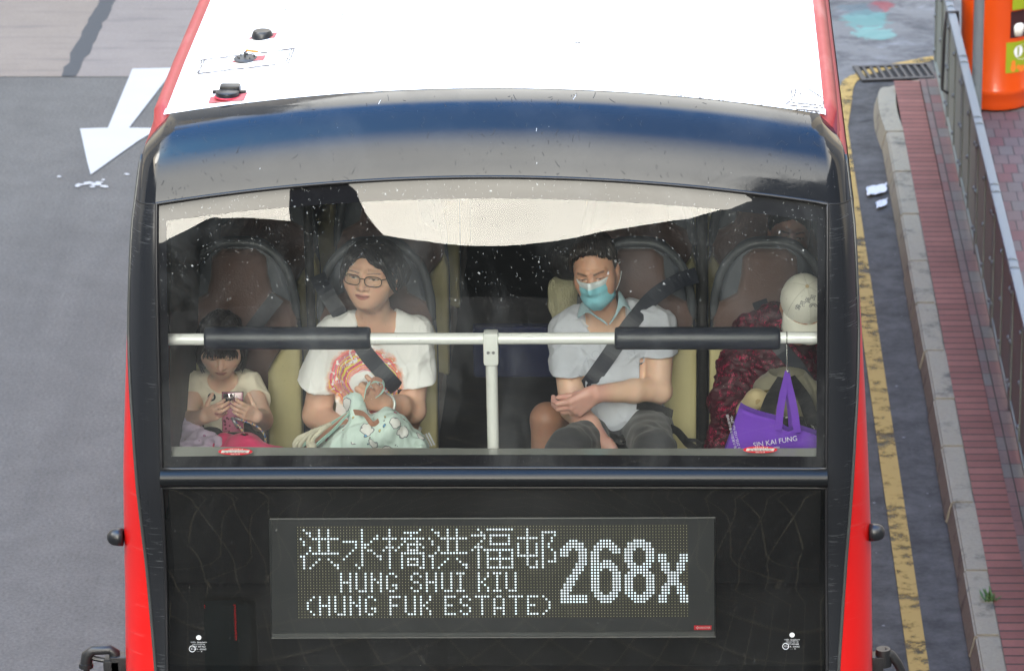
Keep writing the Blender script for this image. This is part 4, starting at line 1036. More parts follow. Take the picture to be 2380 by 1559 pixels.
# dark cab interior behind the lower glass
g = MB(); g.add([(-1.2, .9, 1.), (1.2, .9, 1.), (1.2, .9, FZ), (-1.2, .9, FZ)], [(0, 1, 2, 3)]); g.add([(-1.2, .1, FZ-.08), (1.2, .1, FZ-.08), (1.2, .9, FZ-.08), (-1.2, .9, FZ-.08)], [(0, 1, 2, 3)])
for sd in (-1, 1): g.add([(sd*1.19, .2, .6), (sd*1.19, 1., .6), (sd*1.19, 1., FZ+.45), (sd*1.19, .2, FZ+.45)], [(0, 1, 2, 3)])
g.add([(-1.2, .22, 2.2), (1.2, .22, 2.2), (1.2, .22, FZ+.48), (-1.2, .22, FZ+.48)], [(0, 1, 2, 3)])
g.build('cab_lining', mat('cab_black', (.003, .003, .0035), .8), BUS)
# ================================================================== distance-field modelling of figures and cloth
class SDF:
    def __init__(s, lo, hi, h):
        s.lo = np.array(lo, float); s.h = h; s.n = np.ceil((np.array(hi)-s.lo)/h).astype(int)+1
        s.d = np.full(s.n, .2, np.float32)
    def sub(s, lo, hi):
        lo, hi = np.minimum(lo, hi), np.maximum(lo, hi)
        a = np.clip(np.floor((np.array(lo)-s.lo)/s.h).astype(int), 0, s.n); b = np.clip(np.ceil((np.array(hi)-s.lo)/s.h).astype(int)+1, 0, s.n)
        if (b <= a).any(): return None
        sl = tuple(slice(i, j) for i, j in zip(a, b))
        g = [np.arange(i, j, dtype=np.float32)*s.h+s.lo[k] for k, (i, j) in enumerate(zip(a, b))]
        return sl, np.meshgrid(*g, indexing='ij', sparse=True)
    def comb(s, sl, e, k, mode):
        a = s.d[sl]
        if mode == 'add':
            if k <= 0: s.d[sl] = np.minimum(a, e); return
            h = np.clip(.5+.5*(a-e)/k, 0, 1); s.d[sl] = a*(1-h)+e*h-k*h*(1-h)
        else:
            k = max(k, 1e-5); h = np.clip(.5-.5*(a+e)/k, 0, 1); s.d[sl] = a*(1-h)-e*h+k*h*(1-h)
    def cap(s, a, b, ra, rb, k=.01, mode='add', flat=None):
        a = np.array(a, float); b = np.array(b, float); m = max(ra, rb)+k+.03
        r = s.sub(np.minimum(a, b)-m, np.maximum(a, b)+m)
        if r is None: return s
        sl, (X, Y, Z) = r; v = b-a; l2 = max((v*v).sum(), 1e-9)
        t = np.clip(((X-a[0])*v[0]+(Y-a[1])*v[1]+(Z-a[2])*v[2])/l2, 0, 1)
        q = np.sqrt((X-a[0]-t*v[0])**2+(Y-a[1]-t*v[1])**2+(Z-a[2]-t*v[2])**2)-(ra+(rb-ra)*t)
        s.comb(sl, q.astype(np.float32), k, mode); return s
    def chain(s, pts, rs, k=.01, mode='add'):
        for i in range(len(pts)-1): s.cap(pts[i], pts[i+1], rs[i], rs[i+1], k, mode)
        return s
    def ell(s, c, r, Rm=None, k=.01, mode='add'):
        c = np.array(c, float); r = np.array(r, float); m = max(r)+k+.03
        q = s.sub(c-m, c+m)
        if q is None: return s
        sl, (X, Y, Z) = q; X, Y, Z = X-c[0], Y-c[1], Z-c[2]
        if Rm is not None:
            Rm = np.array(Rm); X, Y, Z = (X*Rm[0, 0]+Y*Rm[1, 0]+Z*Rm[2, 0], X*Rm[0, 1]+Y*Rm[1, 1]+Z*Rm[2, 1], X*Rm[0, 2]+Y*Rm[1, 2]+Z*Rm[2, 2])
        k0 = np.sqrt((X/r[0])**2+(Y/r[1])**2+(Z/r[2])**2); k1 = np.sqrt((X/r[0]**2)**2+(Y/r[1]**2)**2+(Z/r[2]**2)**2)
        s.comb(sl, (k0*(k0-1)/np.maximum(k1, 1e-6)).astype(np.float32), k, mode); return s
    def cut(s, p, n, lo=None, hi=None, k=.004):
        # remove the half space on the +n side of the plane through p (inside the given box)
        p = np.array(p, float); n = np.array(n, float); n /= np.linalg.norm(n)
        r = s.sub(s.lo if lo is None else lo, s.lo+s.n*s.h if hi is None else hi)
        if r is None: return s
        sl, (X, Y, Z) = r; e = -((X-p[0])*n[0]+(Y-p[1])*n[1]+(Z-p[2])*n[2])
        s.comb(sl, e.astype(np.float32)+np.zeros_like(s.d[sl]), k, 'sub'); return s
    def wrinkle(s, amp, wl, seed=0, stretch=(1, 1, 1), lo=None, hi=None, ridge=False):
        r = s.sub(s.lo if lo is None else lo, s.lo+s.n*s.h if hi is None else hi)
        if r is None: return s
        sl, (X, Y, Z) = r
        rg = np.random.RandomState(seed); tot = 0
        X, Y, Z = X*stretch[0], Y*stretch[1], Z*stretch[2]
        w1 = np.sin(X*23+Z*11+seed)+np.sin(Z*19-Y*13+2*seed); 
        for i in range(6):
            d = rg.normal(size=3); d /= np.linalg.norm(d); f = 2*math.pi/(wl*(.6+.9*rg.rand())); ph = rg.rand()*6.28
            q = np.sin((X*d[0]+Y*d[1]+Z*d[2])*f*(.5 if ridge else 1)+ph+1.3*w1*rg.rand()); tot = tot+((.9-2.4*(1-np.abs(q))**3) if ridge else q)
        tot = tot/2.4; tot = np.sign(tot)*np.abs(tot)**1.0
        s.d[sl] = s.d[sl]+np.float32(amp)*np.clip(tot, -1.5, 1.5).astype(np.float32); return s
    def mesh(s):
        d = s.d; h = s.h
        ins = d < 0
        n = np.array(d.shape)-1
        cnt = np.zeros(n, np.int8)
        for i in (0, 1):
            for j in (0, 1):
                for k in (0, 1): cnt += ins[i:i+n[0], j:j+n[1], k:k+n[2]]
        act = (cnt > 0) & (cnt < 8); idx = np.argwhere(act)
        num = -np.ones(n, np.int32); num[act] = np.arange(len(idx))
        P = np.zeros((len(idx), 3)); W = np.zeros(len(idx))
        cs = [(i, j, k) for i in (0, 1) for j in (0, 1) for k in (0, 1)]
        for a in cs:
            for ax in range(3):
                if a[ax]: continue
                b = list(a); b[ax] = 1
                da = d[idx[:, 0]+a[0], idx[:, 1]+a[1], idx[:, 2]+a[2]]; db = d[idx[:, 0]+b[0], idx[:, 1]+b[1], idx[:, 2]+b[2]]
                m = (da < 0) != (db < 0); t = np.where(m, da/np.where(m, da-db, 1), 0)
                q = np.array(a, float)[None, :].repeat(len(idx), 0); q[:, ax] += t
                P[m] += q[m]; W[m] += 1
        V = (idx+P/W[:, None])*h+s.lo
        F = []
        for ax in range(3):
            sl0 = [slice(1, n[i]) if i != ax else slice(0, n[i]) for i in range(3)]
            o = [0, 0, 0]; o[ax] = 1
            a = ins[tuple(sl0)]; b = ins[tuple(slice(sl0[i].start+o[i], sl0[i].stop+o[i]) for i in range(3))]
            e = np.argwhere(a != b); st = np.array([x.start for x in sl0]); E = e+st
            av = a[tuple(e.T)]
            u, w = [i for i in range(3) if i != ax]
            def c(du, dw):
                q = E.copy(); q[:, u] += du; q[:, w] += dw; return num[tuple(q.T)]
            f = np.stack([c(-1, -1), c(0, -1), c(0, 0), c(-1, 0)], 1)
            flip = av if ax != 1 else ~av
            f[~flip] = f[~flip][:, ::-1]; F.append(f)
        F = np.concatenate(F); F = F[(F >= 0).all(1)]
        return V, F
def sdf_obj(name, sd, mt, parent, cols=None, smooth_it=0, post=None):
    V, Fq = sd.mesh()
    if smooth_it:
        # laplacian smoothing over quad edges
        e = np.concatenate([Fq[:, [0, 1]], Fq[:, [1, 2]], Fq[:, [2, 3]], Fq[:, [3, 0]]])
        for _ in range(smooth_it):
            acc = np.zeros_like(V); c = np.zeros(len(V)); np.add.at(acc, e[:, 0], V[e[:, 1]]); np.add.at(acc, e[:, 1], V[e[:, 0]]); np.add.at(c, e[:, 0], 1); np.add.at(c, e[:, 1], 1)
            V = V*.5+.5*acc/np.maximum(c, 1)[:, None]
    if post is not None: V = post(V)
    me = bpy.data.meshes.new(name)
    me.vertices.add(len(V)); me.vertices.foreach_set('co', V.astype(np.float32).ravel())
    me.loops.add(4*len(Fq)); me.loops.foreach_set('vertex_index', Fq.astype(np.int32).ravel())
    me.polygons.add(len(Fq)); me.polygons.foreach_set('loop_start', np.arange(0, 4*len(Fq), 4, dtype=np.int32))
    me.polygons.foreach_set('use_smooth', np.ones(len(Fq), bool))
    me.update(calc_edges=True); me.validate()
    me.materials.append(mt)
    if cols is not None:
        a = me.color_attributes.new('Col', 'FLOAT_COLOR', 'POINT'); c = np.ones((len(V), 4), np.float32); c[:, :3] = cols(V); a.data.foreach_set('color', c.ravel())
    o = bpy.data.objects.new(name, me); COL.objects.link(o)
    if parent is not None: o.parent = parent
    return o
def W(px, py, y): return np.array(ony(px, py, y))
def rot(yaw, pitch, roll):
    # yaw + turns the face to the right of the picture, pitch + looks down, roll + tips clockwise
    return np.array(Matrix.Rotation(R(yaw), 3, 'Z') @ Matrix.Rotation(R(pitch), 3, 'X') @ Matrix.Rotation(R(roll), 3, 'Y'))
def sst(x, a, b):
    t = np.clip((x-a)/(b-a), 0, 1); return t*t*(3-2*t)
class Head:
    def __init__(s, c, Rm, sc): s.c = np.array(c); s.R = Rm; s.v = np.ones(3)*np.array(sc); s.s = float(s.v.mean())
    def p(s, *q): return s.c+s.R @ (np.array(q)*s.v)
    def loc(s, V): return ((V-s.c) @ s.R)/s.v
    def E(s, sd, c, r, k=.01, mode='add', tilt=None):
        Rm = s.R if tilt is None else s.R @ rot(*tilt)
        sd.ell(s.p(*c), np.array(r)*s.v, Rm, k*s.s, mode)
    def C(s, sd, a, b, ra, rb, k=.01, mode='add'): sd.cap(s.p(*a), s.p(*b), ra*s.s, rb*s.s, k*s.s, mode)
    def build(s, sd, full=0., nose=1., jaw=1.):
        s.E(sd, (0, .018, .035), (.074, .092, .083), 0)
        s.E(sd, (0, -.015, -.02), (.0655+.003*full, .074, .085), .03)
        for q in (-1, 1):
            s.C(sd, (q*(.050+.004*full)*jaw, .012, -.046), (q*.012, -.054, -.098), .022+.003*full, .018, .03)
            s.E(sd, (q*.036, -.050, -.024), (.027+.003*full, .024, .03), .042)
        s.E(sd, (0, -.052, -.076), (.038, .034, .034), .045)
        s.E(sd, (0, -.066, -.102), (.018, .015, .013), .02)
        for q in (-1, 1):
            s.C(sd, (q*.014, -.082, .029), (q*.046, -.067, .027), .009, .008, .015)
            s.E(sd, (q*.032, -.092, .008), (.0175, .0125, .0085), .010, 'sub')
            s.E(sd, (q*.031, -.0735, .007), (.0145, .0115, .0115), .004)
            s.E(sd, (q*.074, .018, -.010), (.010, .017, .029), .008)
        s.C(sd, (0, -.083, .014), (0, -.1035, -.026), .0075*nose, .0125*nose, .011)
        for q in (-1, 1): s.E(sd, (q*.0125*nose, -.0935, -.031), (.0085*nose, .010, .0078), .006)
        s.E(sd, (0, -.0885, -.0585), (.021, .010, .0075), .006); s.E(sd, (0, -.0865, -.0705), (.0175, .0105, .0085), .006)
    def paint(s, V, col, eye=.0042, lip=(.40, .13, .11), brow=(.05, .035, .03), brow_w=.0042, skin=None, blush=(.62, .28, .2), gaze=0., down=0., brow_arch=1.):
        L = s.loc(V); x, y, z = L[:, 0], L[:, 1], L[:, 2]; ax = np.abs(x); fr = (y < -.035) & (np.abs(z) < .12)
        def mixin(m, c):
            m = (m*fr)[:, None]; col[:] = col*(1-m)+np.array(c)*m
        mixin(.35*np.exp(-(((ax-.038)/.02)**2+((z+.025)/.02)**2)), blush)
        mixin(.25*np.exp(-((x/.014)**2+((z+.03)/.014)**2)), blush)
        mixin(.30*np.exp(-(((ax-.031)/.02)**2+((z-.006)/.012)**2)), np.array(brow)*3+.06)
        mixin(.9*(1-sst(np.sqrt((x/.0235)**2+((z+.0645+.002*np.cos(x*130))/.0125)**2), .75, 1.1)), lip)
        mixin(.85*(1-sst(np.abs(z+.0637-6*x*x), .0008, .003))*(ax < .022), (.10, .03, .03))
        bz = .0270+.0045*np.sin(np.clip((ax-.010)/.042, 0, 1)*(2.2+.6*(1-brow_arch)))*(.35+.65*brow_arch)-.001+.0045*(1-brow_arch)
        mixin(.85*(1-sst(np.abs(z-bz), brow_w*.5, brow_w*1.1))*sst(ax, .009, .014)*(1-sst(ax, .046, .054)), brow)
        ey = np.sqrt(((ax-.0315)/.0145)**2+((z-.0075)/max(eye, .0012))**2)
        mixin(.9*(1-sst(ey, .8, 1.1)), (.55, .52, .5))
        mixin(.95*(1-sst(np.sqrt((ax-.0315-gaze*np.sign(x))**2+(z-.0075+down)**2), .0042, .0062))*(ey < 1.05), (.015, .010, .008))
        lid = .0075+eye*np.sqrt(np.clip(1-((ax-.0315)/.0155)**2, 0, 1))
        mixin(.9*(1-sst(np.abs(z-lid-.0005), .0006, .0026))*(np.abs(ax-.0315) < .0155), (.03, .018, .015))
        mixin(.8*(1-sst(np.sqrt(((ax-.0075)/.0042)**2+((z+.0375)/.0026)**2), .6, 1.2)), (.12, .04, .03))
        return col
def hand(sd, Wr, fwd, nrm, side, sc=1., curl=((20, 30, 20),)*4, thumb=(.5, .8, .2), tcurl=0., spread=0., k=.005):
    Wr = np.array(Wr, float); f = np.array(fwd, float); f /= np.linalg.norm(f)
    s_ = np.array(side, float); s_ -= f*(s_ @ f); s_ /= np.linalg.norm(s_); n = np.array(nrm, float); n -= f*(n @ f); n -= s_*(n @ s_); n /= np.linalg.norm(n)
    off = (.031, .0105, -.010, -.029); kl = (.086, .090, .086, .076); ln = ((.042, .025, .019), (.047, .029, .020), (.043, .027, .019), (.033, .020, .017)); rr = (.0092, .0094, .009, .0082)
    tips = []
    for i in range(4):
        base = Wr+(s_*off[i]+f*kl[i])*sc
        sd.cap(Wr+s_*off[i]*.55*sc, base, .017*sc, .0125*sc, .012*sc)
        d0 = f+s_*spread*(1.5-i)*.12; d0 /= np.linalg.norm(d0); a = 0.; p = base; r0 = rr[i]*1.12*sc
        for j in range(3):
            a += R(curl[i % len(curl)][j]); d = d0*math.cos(a)+n*math.sin(a); q = p+d*ln[i][j]*sc
            sd.cap(p, q, r0, r0*.9, k*(1.5 if j == 0 else .8)); p, r0 = q, r0*.9
        tips.append(p)
    t0 = Wr+(f*.022+s_*.022)*sc; d = f*thumb[0]+s_*thumb[1]+n*thumb[2]; d /= np.linalg.norm(d)
    t1 = t0+d*.042*sc; sd.cap(t0, t1, .0165*sc, .0125*sc, .012*sc)
    d2 = d+f*.5*tcurl+n*.6*tcurl; d2 /= np.linalg.norm(d2); t2 = t1+d2*.032*sc; sd.cap(t1, t2, .0115*sc, .0105*sc, .004)
    d3 = d2+f*.3*tcurl+n*.5*tcurl; d3 /= np.linalg.norm(d3); sd.cap(t2, t2+d3*.026*sc, .0103*sc, .0085*sc, .004)
    return tips
SKIN = mat('skin', (1, 1, 1), .48, .07, 30., vcol=True, sss=.25, spec=.4, bump=.06, bscale=240., bdist=.002)
def hairmat(name, c, st=(90., 90., 9.)):
    m, t, b = newmat(name); v = t.co('Object', st); n = t.noise(v, 1., 3., .6, .4)
    t.link(t.mix(n, [x*.5 for x in c], [x*1.7 for x in c]), b.inputs['Base Color']); b.inputs['Roughness'].default_value = .46; b.inputs['Specular IOR Level'].default_value = .3; b.inputs['Anisotropic'].default_value = .5
    t.link(t.bump(n, .45, .004), b.inputs['Normal']); return m
HAIR = hairmat('black_hair', (.012, .010, .010)); HAIR2 = hairmat('dark_brown_hair', (.022, .016, .014))
def clothmat(name, c, var=.06, weave=260., fold=.25, rough=.9, vcol=False):
    return mat(name, c, rough, var, 6., bump=fold, bscale=38., bdist=.006, sheen=.15, spec=.25, vcol=vcol)
def locks(hd, specs, name, mt, parent, seed=1):
    """tapering hair locks as tubes; specs: list of polylines in head coordinates, with radius"""
    g = MB(); rg = random.Random(seed)
    for pts, r, n, jit in specs:
        for k in range(n):
            o = [rg.uniform(-jit, jit) for _ in range(3)]
            P = smooth_curve([Vector(hd.p(*(q[i]+o[i]*(.4+.6*j/(len(pts)-1)) for i in range(3)))) for j, q in enumerate(pts)], 4)
            m = len(P); g.tube(P, [max(.0006, r*hd.s*(1-.85*(i/(m-1))**1.5)*(.55+.45*min(1, 3*i/(m-1)))) for i in range(m)], 6)
    return g.build(name, mt, parent, True)
def person(label): 
    return empty('person', label, 'person')

# ------------------------------------------------------------------ WOMAN IN WHITE
def woman():
    root = person('woman in white rainbow t-shirt and black-rimmed glasses holding a mint drawstring bag')
    hd = Head(W(864, 638, .97), rot(-15, -4, 2), (1.22, 1.05, .90))
    sh_l, sh_r = W(772, 778, 1.05), W(968, 776, 1.05)
    el_l, el_r = W(736, 965, .98), W(955, 952, .93)
    wr_r = W(893, 939, .77); ch = W(872, 860, 1.03); be = W(882, 965, 1.0)
    def torso(s, o=0.):
        s.ell(ch, (.150+o, .105+o, .17+o), None, 0); s.ell(be, (.165+o, .130+o, .15+o), None, .06)
        s.cap(W(800, 768, 1.05), W(945, 766, 1.05), .055+o, .055+o, .05)
        s.cap(sh_l, W(830, 750, 1.05), .056+o, .045+o, .03); s.cap(sh_r, W(905, 748, 1.05), .056+o, .045+o, .03)
        for px in (838, 905): s.ell(W(px, 872, .955), (.07+o, .06+o, .07+o), None, .05)
    lo, hi = W(640, 1100, .95), W(1050, 540, .95); lo[1], hi[1] = .55, 1.25
    b = SDF(lo, hi, .003)
    torso(b, -.012)
    b.chain([W(866, 690, 1.0), W(872, 760, 1.06)], [.057, .066], .03)
    b.cap(W(872, 752, 1.05), W(825, 772, 1.07), .05, .045, .04); b.cap(W(872, 752, 1.05), W(930, 770, 1.07), .05, .045, .04)
    hd.build(b, full=.9)
    b.ell(W(858, 706, .95), (.045, .04, .03), None, .03)
    b.chain([sh_l+np.array([-.005, -.01, -.03]), el_l], [.056, .052], .02); b.chain([el_l, W(800, 1005, .84), W(850, 1015, .72)], [.049, .044, .032], .015)
    b.chain([sh_r+np.array([.005, -.01, -.03]), el_r], [.055, .049], .02); b.chain([el_r, (el_r*.55+wr_r*.45), wr_r], [.048, .044, .029], .015)
    b.ell(el_r+np.array([.008, -.004, -.006]), (.045, .042, .04), None, .02)
    fw = W(835, 922, .705)-wr_r
    hand(b, wr_r, fw, (.25, .85, -.3), (.25, -.1, 1.), 1., curl=((62, 75, 50), (66, 78, 50), (68, 80, 50), (70, 82, 50)), thumb=(.75, .55, .25), tcurl=.7)
    hand(b, W(850, 1015, .72), (.6, -.7, 0), (0, 0, -1), (.7, .6, .2), .95, curl=((30, 40, 30),)*4)
    sk = np.array((.66, .40, .285))
    def paint(V):
        col = np.tile(sk, (len(V), 1)); col = hd.paint(V, col, eye=.0026, gaze=-.001, brow=(.16, .10, .08), brow_w=.0032, lip=(.42, .16, .14), brow_arch=0.)
        arm = sst(hd.loc(V)[:, 2], -.25, -.19)[:, None]; return col*(arm+(1-arm)*np.array((.93, .90, .90)))
    sdf_obj('body', b, SKIN, root, paint)
    # t-shirt
    s = SDF(lo, hi, .0035); torso(s, .006)
    dl = el_l-sh_l; dl /= np.linalg.norm(dl); dr = el_r-sh_r; dr /= np.linalg.norm(dr)
    hl, hr = W(722, 893, 1.0), W(975, 888, .96)
    s.chain([sh_l, W(736, 900, .985)], [.066, .082], .025); s.chain([sh_r, W(970, 894, .965)], [.066, .078], .025)
    s.wrinkle(.0035, .085, 3, (1., 1., .55)); s.wrinkle(.0038, .12, 5, (1., 1., .7), ridge=True)
    ba = np.array([-.12, -.25, -.16]); bb = np.array([.075, .25, .2])
    s.cut(W(728, 892, .98), W(690, 965, 1.0)-W(728, 892, .98)+np.array([.03, 0, -.0]), hl-np.array([.14, .2, .2]), hl+np.array([.085, .2, .12]))
    s.cut(W(975, 890, .96), np.array([.10, 0, -.9]), hr-np.array([.075, .16, .2]), hr+np.array([.14, .2, .12]))
    s.cap(hl+dl*.052, hl+dl*.13, .060, .066, .004, 'sub'); s.cap(hr+dr*.05, hr+dr*.13, .056, .066, .004, 'sub')
    # neckline
    s.chain([W(876, 700, 1.06), W(876, 752, 1.02), W(881, 778, .93), W(882, 785, .88)], [.072, .070, .052, .046], .006, 'sub')
    m, t, bs = newmat('white_tshirt'); v = t.co('Object'); x, y, z = t.sep(v)
    c = W(848, 886, .92); cx, cz = float(c[0]), float(c[2])
    nz = t.noise(v, 26., 3.); dx = t.math('DIVIDE', t.math('SUBTRACT', x, cx), 1.18); dz = t.math('SUBTRACT', z, cz)
    r = t.math('MULTIPLY', t.math('SQRT', t.math('ADD', t.math('MULTIPLY', dx, dx), t.math('MULTIPLY', dz, dz))), .80); r = t.math('MULTIPLY_ADD', nz, .012, t.math('SUBTRACT', r, .006))
    ang = t.math('ARCTAN2', dz, dx)
    rn = t.math('ADD', t.math('MULTIPLY', r, 95.), t.math('MULTIPLY', ang, .55))
    wn = t.new('ShaderNodeTexNoise', noise_dimensions='1D'); t.link(rn, wn.inputs['W']); wn.inputs['Scale'].default_value = 2.1; wn.inputs['Detail'].default_value = 2.
    hue = t.ramp(wn.outputs[0], [(0., (.75, .7, .05)), (.34, (.85, .75, .04)), (.40, (.80, .22, .005)), (.45, (.75, .004, .07)), (.515, (.85, .80, .82)), (.545, (.7, .003, .10)), (.60, (.01, .22, .55)), (.64, (.20, .50, .02)), (.68, (.03, .015, .03)), (.72, (.7, .005, .09)), (1., (.8, .01, .06))], 'CONSTANT')
    outer = t.ramp(t.math('DIVIDE', r, .12), [(0., (.75, .01, .08)), (.62, (.02, .30, .62)), (.68, (.80, .02, .05)), (.74, (.85, .28, .01)), (.83, (.85, .72, .02))], 'CONSTANT')
    hue = t.mix(t.math('MULTIPLY', t.step(r, .074, .092), .5), hue, outer)
    bandm = t.math('MULTIPLY', t.step(r, .034, .040), t.math('SUBTRACT', 1., t.step(t.math('ADD', r, t.math('MULTIPLY', nz, .02)), .098, .112)))
    gapm = t.math('GREATER_THAN', t.noise(v, 60., 3., .6), .40)
    fy = t.math('LESS_THAN', y, 1.0)
    mm = t.math('MULTIPLY', t.math('MULTIPLY', bandm, gapm), fy)
    base = t.mix(t.math('MULTIPLY', mm, .92), (.80, .79, .78), hue)
    t.link(base, bs.inputs['Base Color']); bs.inputs['Roughness'].default_value = .9; bs.inputs['Sheen Weight'].default_value = .15
    t.link(t.bump(t.noise(t.co('Object', (1., 1., .5)), 30., 3.), .25, .006), bs.inputs['Normal'])
    sh = sdf_obj('t_shirt', s, m, root, smooth_it=1)
    bv = bvh_of(sh); g = MB(); print_text(g, 'IT IS', 846, 890, 9, fn=lambda a, c_: snap(bv, a, c_, .002, .9)); g.build('shirt_print', mat('print_ink', (.03, .03, .03), .8), sh)
    g = MB(); ring = []
    for k in range(24):
        a = 2*math.pi*k/24; q = Vector((877+36*math.cos(a), 752-46*math.sin(a) if math.sin(a) > 0 else 752-33*math.sin(a), 0))
        h = snap(bv, q.x, q.y, .001)
    # hair
    h = SDF(hd.p(0, 0, 0)-.17, hd.p(0, 0, 0)+.17, .003)
    hd.E(h, (0, .026, .046), (.086, .099, .098), 0); hd.E(h, (.025, .045, -.015), (.066, .060, .062), .03); hd.E(h, (-.035, .04, -.01), (.05, .06, .06), .03)
    hd.E(h, (0, -.098, -.036), (.062, .075, .100), .012, 'sub'); hd.E(h, (-.012, -.09, .05), (.034, .05, .045), .012, 'sub'); hd.E(h, (.075, -.035, -.05), (.03, .035, .05), .01, 'sub'); hd.E(h, (-.078, -.04, -.045), (.025, .035, .06), .01, 'sub')
    h.wrinkle(.0018, .03, 9, (1., 1., .25))
    ho = sdf_obj('hair', h, HAIR, root, smooth_it=1)
    L = []
    for x0, x1, z1 in ((-.012, .055, .030), (-.008, .066, .015), (.0, .072, .005), (.012, .076, -.01), (.03, .080, -.03)):
        L.append((((x0, -.045, .112), ((x0+x1)*.55, -.088, .085), (x1, -.066, z1+.025), (x1+.010, -.035, z1-.02)), .0075, 5, .007))
    for x0, x1, z1 in ((-.016, -.045, .045), (-.02, -.060, .02), (-.026, -.070, .0), (-.03, -.075, -.025)):
        L.append((((x0, -.045, .112), ((x0+x1)*.55, -.088, .085), (x1, -.066, z1+.02), (x1-.006, -.040, z1-.025)), .0065, 5, .006))
    for sx in (-1, 1):
        for k in range(5): L.append((((sx*.06, .0+.015*k, .08), (sx*.088, .0+.018*k, .02), (sx*.088, .005+.02*k, -.02), (sx*.080, .0+.02*k, -.045)), .009, 4, .008))
    locks(hd, L, 'fringe', HAIR, ho, 4)
    # glasses
    gl = bpy.data.objects.new('glasses', None); COL.objects.link(gl); gl.parent = root
    fmat = mat('glasses_frame', (.02, .022, .015), .3, .2)
    g = MB()
    for q in (-1, 1):
        pts = []
        for k in range(29):
            a = 2*math.pi*k/28; cx_, cz_ = math.cos(a), math.sin(a); ex = .0255*abs(cx_)**.7*np.sign(cx_); ez = .0205*abs(cz_)**.75*np.sign(cz_)
            pts.append(Vector(hd.p(q*.0325+ex, -.099+.35*(abs(q*.0325+ex)-.01)**2*9, .0025+ez)))
        g.tube(pts, .0017*1.0, 8, cap=False)
    g.tube([Vector(hd.p(-.008, -.1, .010)), Vector(hd.p(0, -.103, .0125)), Vector(hd.p(.008, -.1, .010))], .0018, 8)
    for q in (-1, 1): g.tube([Vector(hd.p(q*.058, -.090, .013)), Vector(hd.p(q*.070, -.07, .013)), Vector(hd.p(q*.076, .0, .010)), Vector(hd.p(q*.078, .025, .0))], .0019, 8)
    g.build('frame', fmat, gl, True)
    lm = bpy.data.materials.new('lens'); lm.use_nodes = True; t = NT(lm.node_tree); tr = t.new('ShaderNodeBsdfTransparent'); tr.inputs[0].default_value = (.93, .95, .93, 1); gg = t.new('ShaderNodeBsdfGlossy'); gg.inputs['Roughness'].default_value = .02; mx = t.new('ShaderNodeMixShader'); mx.inputs[0].default_value = .035
    t.link(tr.outputs[0], mx.inputs[1]); t.link(gg.outputs[0], mx.inputs[2]); t.link(mx.outputs[0], t.n['Material Output'].inputs[0])
    for q in (-1, 1):
        g = MB(); n = 24; g.add([hd.p(q*.0325+.0245*abs(math.cos(a))**.7*np.sign(math.cos(a)), -.0985+.35*(abs(q*.0325+.0245*math.cos(a))-.01)**2*9, .0025+.0195*abs(math.sin(a))**.75*np.sign(math.sin(a))) for a in [6.2832*k/n for k in range(n)]], [tuple(range(n))]); g.build('lens', lm, gl)
    g = MB(); p = Vector(hd.p(.079, .0, -.036)); g.tube([p-Vector((0, .002, 0)), p+Vector((.001, .001, 0)), p+Vector((.003, .002, 0))], [.002, .003, .002], 8); g.build('earring', mat('silver', (.8, .8, .8), .2, metal=1.), root, True)
    # bracelet and ring
    d = (wr_r-el_r); d /= np.linalg.norm(d); c = Vector(wr_r-d*.012); a0 = Vector(d).orthogonal().normalized(); b0 = Vector(d).cross(a0)
    g = MB(); g.tube([c+a0*(.036*math.cos(x))+b0*(.038*math.sin(x)) for x in [6.2832*k/30 for k in range(31)]], .0055, 8, cap=False); g.build('bracelet', mat('silver_mesh', (.55, .58, .56), .4, .3, 300., metal=.5), root, True)
    # trousers
    pz = SDF((-1.0, .35, 2.4), (.0, 1.3, 3.1), .008)
    for px, kx in ((835, 820), (925, 940)):
        hp = W(px, 1040, 1.02); kn = W(kx, 1110, .50); pz.chain([hp, kn, kn+np.array([0, .02, -.46])], [.09, .07, .055], .03); pz.cap(kn+np.array([0, .02, -.44]), kn+np.array([0, -.10, -.47]), .04, .035, .02)
    pz.ell(W(880, 1035, 1.04), (.17, .13, .10), None, .04)
    m, t, bs = newmat('black_track_pants'); n = t.noise(t.co('Object'), 8., 3.); t.link(t.mix(n, (.012, .012, .014), (.03, .03, .034)), bs.inputs['Base Color']); bs.inputs['Roughness'].default_value = .7
    tr_ = sdf_obj('trousers', pz, m, root, smooth_it=1)
    bvt = bvh_of(tr_); g = MB()
    for k in range(3):
        pts = [snap(bvt, 984+k*6+i*3.5, 1010+i*7-k*2, .003, .9) for i in range(5)]
        g.ribbon(pts, (1, 0, 0), .006, .002)
    g.build('stripe', mat('white_stripe', (.7, .7, .7), .7), tr_)
    return root, sh
WOMAN, WSHIRT = woman()
